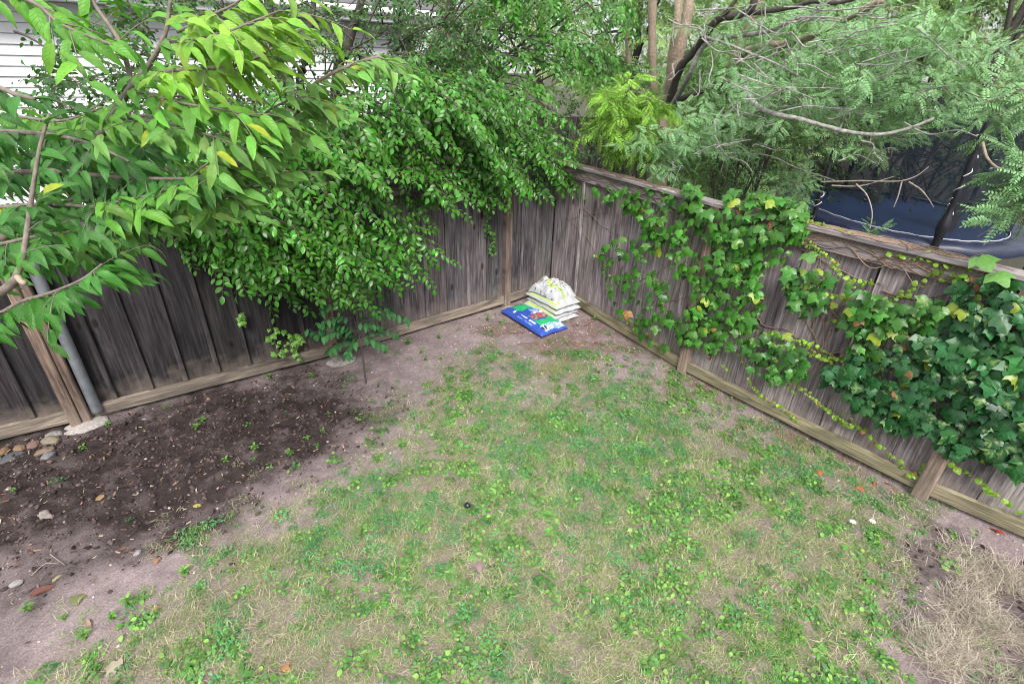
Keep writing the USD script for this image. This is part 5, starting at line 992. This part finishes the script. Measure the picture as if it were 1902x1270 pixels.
# ------------------------------------------------------------------ sapling in front of the left fence
rS = np.random.default_rng(91)
spl = thing('sapling', 'thin dark leaved sapling growing before the left fence', 'sapling')
sb = gp(679, 708); sd_ = np.linalg.norm(sb - CAM)
C = catmull(np.vstack([sb - UP * 0.03, sb, [dp(674, 665, sd_ - 0.02), dp(669, 632, sd_ + 0.02), dp(660, 600, sd_ + 0.03), dp(648, 560, sd_ + 0.05), dp(640, 520, sd_ + 0.05)]]), 5); v, f = tube(C, np.linspace(0.010, 0.004, len(C)), 7); put(spl, 'stem', v, f, M_BARK_D, smooth=True)
for L_ in ([(662, 606), (690, 582), (725, 580), (757, 592)], [(668, 628), (700, 612), (736, 618)], [(664, 615), (630, 612), (600, 622), (572, 612)], [(667, 626), (640, 632), (622, 640), (612, 650)], [(668, 630), (650, 645), (643, 660)], [(650, 575), (690, 565), (720, 572)], [(655, 590), (620, 590), (590, 600)], [(665, 620), (690, 630), (712, 640)], [(668, 632), (655, 620), (630, 600)], [(660, 600), (680, 600), (705, 605)], [(645, 550), (620, 560), (600, 575)], [(664, 618), (640, 605), (610, 600), (585, 620)]):
    dd = sd_ + rS.normal(0, 0.12); C = catmull(np.array([dp(a_, b_, dd - 0.03 * i) for i, (a_, b_) in enumerate(L_)]), 6); v, f = tube(C, np.linspace(0.004, 0.0015, len(C)), 5); put(spl, 'twig', v, f, M_BARK_D)
    tg = unit(np.gradient(C, axis=0))
    for k in range(2, len(C)):
        for q in range(1 if k % 3 else 2):
            d = unit(tg[k] * 0.5 + np.cross(tg[k], UP) * (0.8 if (k + q) % 2 else -0.8) - UP * (0.25 + 0.4 * rS.random()) + rS.normal(0, .2, 3)); lv, lf, lu = leaf(0.095 * (0.7 + 0.5 * rS.random()), 0.042, 5, 1, 'oval', 0.25, 0.35); put(spl, 'leaf', orient(lv, d, unit(UP * .8 - _fw * .4 + rS.normal(0, .25, 3)), C[k]), lf, M_LEAF_S, np.array([0.03, 0.115, 0.032]) * (0.8 + 0.5 * rS.random()), lu, smooth=True)

# ------------------------------------------------------------------ lawn, weeds and litter
rG = np.random.default_rng(101)
def tuft(seed, n, L, w, rad, cols, flat=0.5, curl=0.5):
    r = np.random.default_rng(seed); mb = MB()
    for k in range(n):
        a = r.random() * 2 * np.pi; rr_ = rad * math.sqrt(r.random()); b0 = r.random() * 2 * np.pi; p = np.array([rr_ * math.cos(b0), rr_ * math.sin(b0), -0.004]); l = L * (0.45 + 0.75 * r.random()); el = math.radians(90 - flat * 90 * (0.5 + 0.6 * r.random())); d = np.array([math.cos(a) * math.cos(el), math.sin(a) * math.cos(el), math.sin(el)]); sd = np.array([-math.sin(a), math.cos(a), 0]) * w / 2
        bend = np.array([math.cos(a), math.sin(a), 0]) * 0.3 * curl * l - UP * curl * l * 0.45; m1 = p + d * l * 0.5 + bend * 0.2; tip = p + d * l + bend; tip[2] = max(tip[2], 0.001); m1[2] = max(m1[2], 0.002)
        V = np.array([p - sd, p + sd, m1 - sd * 0.8, m1 + sd * 0.8, tip]); c = np.array(cols[r.integers(len(cols))]) * (0.75 + 0.5 * r.random()); mb.add(V, np.array([[0, 1, 3], [0, 3, 2], [2, 3, 4]]), c)
    return mb.get()
DRY = [(0.42, 0.36, 0.25), (0.50, 0.44, 0.32), (0.30, 0.25, 0.18), (0.36, 0.35, 0.20)]; GRN = [(0.125, 0.26, 0.05), (0.17, 0.31, 0.065), (0.095, 0.22, 0.05), (0.22, 0.32, 0.085)]
TUFTS = [tuft(400 + k, 58, 0.042, 0.0026, 0.07, GRN + GRN + DRY[:1], 0.6) for k in range(3)] + [tuft(410 + k, 58, 0.048, 0.0022, 0.085, DRY + GRN[:2], 0.85, 0.6) for k in range(3)]
def scatter(n, seed):
    r = np.random.default_rng(seed); P = np.c_[r.uniform(-4.9, 4.4, n), r.uniform(1.15, 7.1, n), np.zeros(n)]
    ok = poly_dist(YARD, P[:, 0], P[:, 1]) > 0.01
    px, py = to_px(P); ok &= (px > -60) & (px < 1960) & (py < 1340) & (py > 500); return P[ok]
def finish(P): P = P.copy(); P[:, 2] = ground_height(P); return P
def yaw(n, r, tilt=0.15):
    a = r.random(n) * 2 * np.pi; return frames(np.c_[np.cos(a), np.sin(a), r.normal(0, tilt, n)], unit(UP + r.normal(0, tilt, (n, 3))))
P = scatter(30000, 1); px, py, so, la, st_, mu, br = zones(P); clump = nz(P, 3.2, 31); dry = nz(P, 1.7, 33) + 0.12 * ((py > 1000).astype(float)) - 0.10 * ((py < 880) & (px > 850)).astype(float)
keep = rG.random(len(P)) < la * (0.25 + 0.9 * clump) * (1 - st_) * 0.85 + 0.012 * (1 - so); P, dry = finish(P[keep]), dry[keep]
g_idx = np.where(rG.random(len(P)) < np.clip((dry - 0.32) * 4, 0.24, 0.9), rG.integers(3, 6, len(P)), rG.integers(0, 3, len(P)))
instancer('/World', 'lawn_grass', TUFTS, M_GRASS, P, yaw(len(P), rG), 0.7 + 0.6 * rG.random(len(P)), g_idx, 'patchy lawn of short green and dry grass', 'grass')
# straw and dug earth at the lower right
STRAWS = [tuft(420 + k, 76, 0.115, 0.0023, 0.085, [(0.40, 0.345, 0.285), (0.52, 0.46, 0.39), (0.27, 0.22, 0.19)], 0.92, 0.35) for k in range(3)]
P = scatter(26000, 2); px, py, so, la, st_, mu, br = zones(P); keep = (rG.random(len(P)) < st_ * np.clip(nz(P, 3.4, 41) * 2.8 - 0.98, 0.0, 0.75)); P = finish(P[keep]); n = len(P)
ang = 2.2 + 2.5 * nz(P, 1.5, 43) + rG.normal(0, 0.9, n); Rm = frames(np.c_[np.cos(ang), np.sin(ang), rG.normal(0, .1, n)], unit(UP + rG.normal(0, .15, (n, 3)))); instancer('/World', 'straw', STRAWS, M_GRASS, P, Rm, 0.8 + 0.5 * rG.random(n), rG.integers(0, 3, n), 'matted dry straw on dug earth in the lower right corner', 'straw')
# clover, creeping weeds, plantain
def weed(seed, n, s, rad, cols, kind):
    r = np.random.default_rng(seed); mb = MB()
    for k in range(n):
        a = r.random() * 2 * np.pi
        if kind == 'rosette':
            a = 2 * np.pi * k / n + r.normal(0, .25); d = np.array([math.cos(a), math.sin(a), 0.25 + 0.3 * r.random()]); lv, lf, lu = leaf(s * (0.7 + .5 * r.random()), s * 0.42, 4, 1, 'oval', 0.25, 0.5); mb.add(orient(lv, d, UP, np.array([0, 0, 0.004]) + d * 0.012), lf, np.array(cols[r.integers(len(cols))]) * (0.8 + .4 * r.random()), lu); continue
        p = np.array([math.cos(a), math.sin(a), 0]) * rad * math.sqrt(r.random()); h = 0.012 + 0.03 * r.random(); c = np.array(cols[r.integers(len(cols))]) * (0.75 + .5 * r.random())
        b0 = r.random() * 6.28
        for j in range(3 if kind == 'clover' else 1):
            d = np.array([math.cos(b0 + 2.1 * j), math.sin(b0 + 2.1 * j), r.normal(0.0, 0.2)]); lv, lf, lu = leaf(s * (0.7 + .6 * r.random()), s * (0.85 if kind != 'clover' else 0.8), 3, 1, 'oval', 0.2, 0.3); mb.add(orient(lv, d, unit(UP + r.normal(0, .25, 3)), p + UP * h), lf, c, lu)
    return mb.get()
WG = [(0.095, 0.24, 0.042), (0.13, 0.28, 0.05), (0.07, 0.20, 0.042), (0.17, 0.32, 0.06)]; CG = [(0.06, 0.21, 0.07), (0.08, 0.25, 0.09), (0.11, 0.29, 0.08)]
WEEDS = [weed(430, 16, 0.032, 0.07, WG, 'broad'), weed(431, 14, 0.04, 0.075, WG, 'broad'), weed(432, 20, 0.016, 0.075, CG, 'clover'), weed(433, 26, 0.013, 0.08, CG, 'clover'), weed(434, 7, 0.085, 0, WG, 'rosette'), weed(435, 9, 0.065, 0, WG, 'rosette')]
P = scatter(22000, 3); px, py, so, la, st_, mu, br = zones(P); w1 = nz(P, 2.4, 51); w2 = nz(P, 6.0, 53); green = (py < 960) & (px > 830)
pr = la * np.clip((w1 * 0.6 + w2 * 0.6) * 2.6 - 1.0, 0.0, 0.85) * (0.85 + 0.5 * green) * (1 - st_); side = (poly_dist(MULCH, px, py) > -60) & (px > 1250); pr = np.maximum(pr, side * 0.30); pr = pr + 0.016 * (1 - so) * (1 - la) + 0.004
keep = rG.random(len(P)) < pr; P, px, py, la = finish(P[keep]), px[keep], py[keep], la[keep]; n = len(P); clov = (nz(P, 1.6, 55) + 0.16 * ((py < 930) & (px > 880))) > 0.55
wi = np.where(clov, rG.choice([2, 3, 3, 0], n), rG.choice([0, 1, 0, 1, 4, 5, 2], n)); instancer('/World', 'lawn_weeds', WEEDS, M_WEED, P, yaw(n, rG), 0.34 + 0.55 * rG.random(n) ** 1.5, wi, 'clover and broad leaved weeds spread through the lawn', 'weeds')
# soil crumbs, chips and gravel
def crumb(seed, c):
    s = trimesh.creation.icosphere(1); r = np.random.default_rng(seed); v = np.array(s.vertices) * (1 + 0.22 * r.normal(0, 1, (len(s.vertices), 1))) * (1, 0.8, 0.6); return v, np.array(s.faces), np.broadcast_to(c, v.shape) * 1.0, np.zeros((len(v), 2))
def chip(seed, c):
    r = np.random.default_rng(seed); v, f = box(0, 0, 0, 1.0, 0.28, 0.10, 0.06); v = v * (1, 1 + .3 * r.normal(), 1) + np.c_[0 * v[:, 0], 0.15 * np.sin(v[:, 0] * 4 + seed), 0.1 * v[:, 0] ** 2]; return v, f, np.broadcast_to(c, v.shape) * 1.0, np.zeros((len(v), 2))
M_CRUMB = leaf_mat('loose_earth', 0.95, 0.0, spec=0.15, under=0.0, rnd=0.4)
CRUMBS = [crumb(1, (0.06, 0.043, 0.04)), crumb(2, (0.10, 0.075, 0.07)), crumb(3, (0.042, 0.031, 0.029))]
P = scatter(60000, 4); px, py, so, la, st_, mu, br = zones(P); keep = rG.random(len(P)) < np.maximum(so * 0.9, 0.30 * np.maximum(br, st_)); P = finish(P[keep]); n = len(P)
instancer('/World', 'soil_crumbs', CRUMBS, M_CRUMB, P, yaw(n, rG, 0.5), 0.004 + 0.016 * rG.random(n) ** 3, rG.integers(0, 3, n), 'dark loose soil crumbs along the left fence', 'soil')
GRAV = [crumb(5, (0.44, 0.38, 0.36)), crumb(6, (0.34, 0.27, 0.25)), crumb(7, (0.24, 0.18, 0.165))]
P = scatter(26000, 5); px, py, so, la, st_, mu, br = zones(P); keep = rG.random(len(P)) < (0.12 + 0.75 * (1 - la)) * (1 - 0.8 * so) * (1 - st_); P = finish(P[keep]); n = len(P)
instancer('/World', 'grit', GRAV, M_CRUMB, P, yaw(n, rG, 0.5), 0.0022 + 0.010 * rG.random(n) ** 6, rG.integers(0, 3, n), 'pale grit and tiny stones strewn over the bare earth', 'gravel')
CHIPS = [chip(1, (0.22, 0.11, 0.085)), chip(2, (0.30, 0.20, 0.13)), chip(3, (0.13, 0.075, 0.06)), chip(4, (0.40, 0.33, 0.24))]
P = scatter(24000, 6); px, py, so, la, st_, mu, br = zones(P); keep = rG.random(len(P)) < mu * 0.75 + so * 0.38 + 0.03 * (1 - la); P = finish(P[keep]) + UP * 0.004; n = len(P)
instancer('/World', 'bark_chips', CHIPS, M_CRUMB, P, yaw(n, rG, 0.25), 0.012 + 0.03 * rG.random(n) ** 2, rG.integers(0, 4, n), 'reddish brown bark chips along the fence feet', 'mulch')

# fallen leaves, one by one
M_LITTER = leaf_mat('fallen_leaf_skin', 0.7, 0.15, under=0.0, rnd=0.0, spec=0.3)
FL = [(365, 936, 0.075, (0.50, 0.42, 0.10), 'yellow fallen leaf where dark soil meets pale dust'), (228, 1020, 0.07, (0.30, 0.12, 0.07), 'russet lobed leaf on the dark soil'), (185, 925, 0.08, (0.42, 0.26, 0.12), 'tan leaf on the dark soil below the split post'), (75, 1102, 0.14, (0.24, 0.10, 0.08), 'large reddish brown leaf at lower left'), (145, 1114, 0.10, (0.22, 0.24, 0.10), 'yellowed long leaf lying on pale dust at lower left'), (105, 1078, 0.07, (0.52, 0.44, 0.24), 'cream coloured leaf above the large reddish one'),
      (290, 1040, 0.06, (0.40, 0.22, 0.14), 'pinkish brown leaf at the ragged lawn edge'), (350, 1022, 0.06, (0.42, 0.27, 0.18), 'light brown curled leaf near the lawn edge'), (393, 1052, 0.07, (0.34, 0.24, 0.18), 'grey brown leaf in the first grass of the lawn'), (165, 1160, 0.08, (0.40, 0.27, 0.20), 'crumpled tan leaf on the dust, lower left'), (290, 1132, 0.07, (0.46, 0.26, 0.16), 'orange tan leaf left of the dusty bare spot'), (375, 1160, 0.08, (0.36, 0.24, 0.17), 'brown curled leaf in dry grass, lower left'), (530, 1235, 0.07, (0.46, 0.22, 0.10), 'orange brown leaf at the bottom of the lawn'), (567, 1085, 0.10, (0.30, 0.23, 0.21), 'grey curled leaf on the bare spot in the lawn'), (735, 945, 0.06, (0.44, 0.34, 0.24), 'pale tan leaf left of the black ball'), (757, 995, 0.06, (0.42, 0.26, 0.16), 'tan leaf in the weeds below the black ball'), (890, 1052, 0.08, (0.34, 0.24, 0.24), 'dull mauve leaf in the middle of the lawn'),
      (912, 636, 0.085, (0.50, 0.34, 0.12), 'ochre leaf in front of the blue bag'), (1072, 642, 0.06, (0.46, 0.18, 0.10), 'reddish leaf right of the blue bag'), (1128, 660, 0.06, (0.44, 0.17, 0.11), 'rust red leaf on the chips, right of the bags'), (1163, 668, 0.06, (0.46, 0.20, 0.10), 'orange leaf at the end of the kick board'), (1216, 702, 0.06, (0.44, 0.18, 0.10), 'red brown leaf left of the middle right post'), (1598, 905, 0.085, (0.48, 0.13, 0.06), 'bright red orange leaf by the rail, left of the thick post'), (1625, 898, 0.08, (0.45, 0.12, 0.06), 'bright red leaf nearest the thick right post'), (1522, 876, 0.07, (0.45, 0.14, 0.06), 'red leaf by the mossy rail'), (1855, 990, 0.10, (0.42, 0.05, 0.03), 'crimson leaf on the straw by the right fence'), (1000, 1268, 0.07, (0.5, 0.45, 0.34), 'pale leaf at the bottom centre of the lawn'), (500, 1190, 0.08, (0.30, 0.25, 0.20), 'flat grey brown leaf near the bottom left'), (210, 1240, 0.11, (0.42, 0.36, 0.27), 'broad pale dead leaf at the bottom left'), (640, 870, 0.05, (0.5, 0.42, 0.24), 'small yellow leaf on the pale dirt track')]
for k, (a_, b_, s_, c, lab) in enumerate(FL):
    s_, c = s_ * 0.78, tuple(q_ * 0.72 for q_ in c)
    P = gp(a_, b_); P[2] = ground_height(P[None])[0] + 0.018; an = rG.random() * 6.28; v, f = ivy_leaf(s_, rG, lobes=(k % 3 != 2)) if k % 2 == 0 else leaf(s_ * 1.2, s_ * 0.5, 6, 2, 'ovate', 0.5, 0.3, 0.04)[:2]
    v = orient(v - np.array([s_ * .4, 0, 0]), [math.cos(an), math.sin(an), 0.12], unit(UP + rG.normal(0, .25, 3)), P); tag(put('/World', 'fallen_leaf', v, f, M_LITTER, c, smooth=True), lab, 'leaf', 'fallen leaves')
# black ball, daisies, twig, moss
P = gp(868, 940); P[2] = ground_height(P[None])[0] + 0.022; v, f = rock(P, 0.026, 0.024, 0.021, 77, 30, 3); tag(put('/World', 'ball', v, f, simple('black_rubber', (0.012, 0.013, 0.02), 0.35, bump=0.3, nscale=50), smooth=True), 'small round black ball lying in the lawn', 'ball')
M_PETAL = simple('white_petal', (0.75, 0.75, 0.73), 0.6); M_EYE = simple('flower_eye', (0.5, 0.5, 0.2), 0.7)
for a_, b_, lab in ((1581, 975, 'white daisy like flower in the lawn, left of the pair'), (1617, 975, 'white daisy like flower in the lawn, right of the pair')):
    P = gp(a_, b_); P[2] = ground_height(P[None])[0]; fl = thing('white_flower', lab, 'flower', P, 0, 'white flowers in the lawn'); v, f = tube([[0, 0, 0], [0.004, 0, 0.03], [0, 0, 0.055]], 0.0015, 5); put(fl, 'stalk', v, f, M_WEED, (0.1, 0.22, 0.05))
    for k in range(9):
        an = k * 2 * np.pi / 9; lv, lf, lu = leaf(0.026, 0.009, 3, 1, 'oval', 0.1, 0.2); put(fl, 'petal', orient(lv, [math.cos(an), math.sin(an), 0.12], UP, np.array([0, 0, 0.055])), lf, M_PETAL)
    s_ = trimesh.creation.icosphere(1, 0.006); put(fl, 'flower_centre', np.array(s_.vertices) + (0, 0, 0.056), np.array(s_.faces), M_EYE)
def litter_twig(pts, r_, lab):
    Q = np.array([gp(*p) for p in pts]); Q[:, 2] = ground_height(Q) + 0.014; C = catmull(Q, 4); v, f = tube(C, np.linspace(r_, r_ * .5, len(C)), 5); tag(put('/World', 'fallen_twig', v, f, M_TWIG, smooth=True), lab, 'twig')
litter_twig([(870, 690), (890, 668), (906, 645)], 0.004, 'thin twig on the dirt before the blue bag'); litter_twig([(60, 1070), (85, 1048), (110, 1050)], 0.004, 'bent pale twig on the lower left soil'); litter_twig([(95, 1032), (110, 1042), (122, 1052)], 0.0035, 'short straight twig on the lower left soil'); litter_twig([(935, 915), (950, 925), (972, 938)], 0.003, 'fine twig lying in the lawn right of the ball'); litter_twig([(748, 629), (760, 625), (770, 631)], 0.004, 'forked pale twig at the foot of the left fence'); litter_twig([(1140, 650), (1160, 660), (1172, 672)], 0.003, 'twig on the chips along the right fence')
# single weeds standing on the bare earth
w0 = thing('weed_plant', 'small green weed growing alone on bare earth before the left fence', 'weed', tuple(finish(np.array([gp(757, 640)]))[0]), 20, 'weeds on the bare earth')
for k in range(9):
    a_ = k * 2.4; d = np.array([math.cos(a_), math.sin(a_), 0.5 + 0.5 * rG.random()]); lv, lf, lu = leaf(0.05 * (0.6 + .6 * rG.random()), 0.024, 4, 1, 'oval', 0.25, 0.5); put(w0, 'leaf', orient(lv, d, UP, np.array([0, 0, 0.01 + 0.006 * k])), lf, M_WEED, np.array(WG[k % 4]) * (0.8 + .4 * rG.random()), lu)
v, f = tube([[0, 0, -0.01], [0.003, 0, 0.03], [0, 0.002, 0.065]], 0.002, 4); put(w0, 'stem', v, f, M_WEED, (0.12, 0.2, 0.06))
for a_, b_ in [(703, 712), (790, 668), (818, 665), (715, 655), (640, 720), (792, 600), (815, 628), (782, 655), (890, 655), (905, 592), (920, 582), (1105, 595), (1112, 690), (1095, 655), (985, 700), (960, 690), (870, 745), (800, 750), (745, 830), (690, 780), (600, 800), (570, 815), (540, 845), (375, 780), (365, 795), (420, 855), (475, 835), (530, 760), (455, 745), (610, 770), (30, 920), (160, 1185), (120, 1150), (55, 1135), (210, 1150), (470, 850), (500, 700), (580, 700), (1215, 645), (1300, 720), (1285, 705), (200, 790), (155, 830), (75, 795), (840, 700), (900, 720), (1040, 720), (1145, 745), (700, 855), (660, 900), (430, 1060), (345, 1065), (240, 1120), (1720, 930), (1770, 945)]:
    P = finish(np.array([gp(a_, b_)]))[0]
    if a_ > 1000: lab, grp = 'small green weed growing at the foot of the right fence or before the bags', 'weeds by the right fence'
    elif b_ > 1000: lab, grp = 'small green weed on the dusty ground at the lower left', 'weeds on the lower left dust'
    elif a_ < 560 and b_ > 725: lab, grp = 'small green weed standing on the dark soil at left', 'weeds on the dark soil'
    else: lab, grp = 'small green weed growing alone on bare earth before the left fence', 'weeds on the bare earth'
    copy_of(w0, P, rG.random() * 360, lab, 'weed', grp, 0.35 + 0.5 * rG.random())
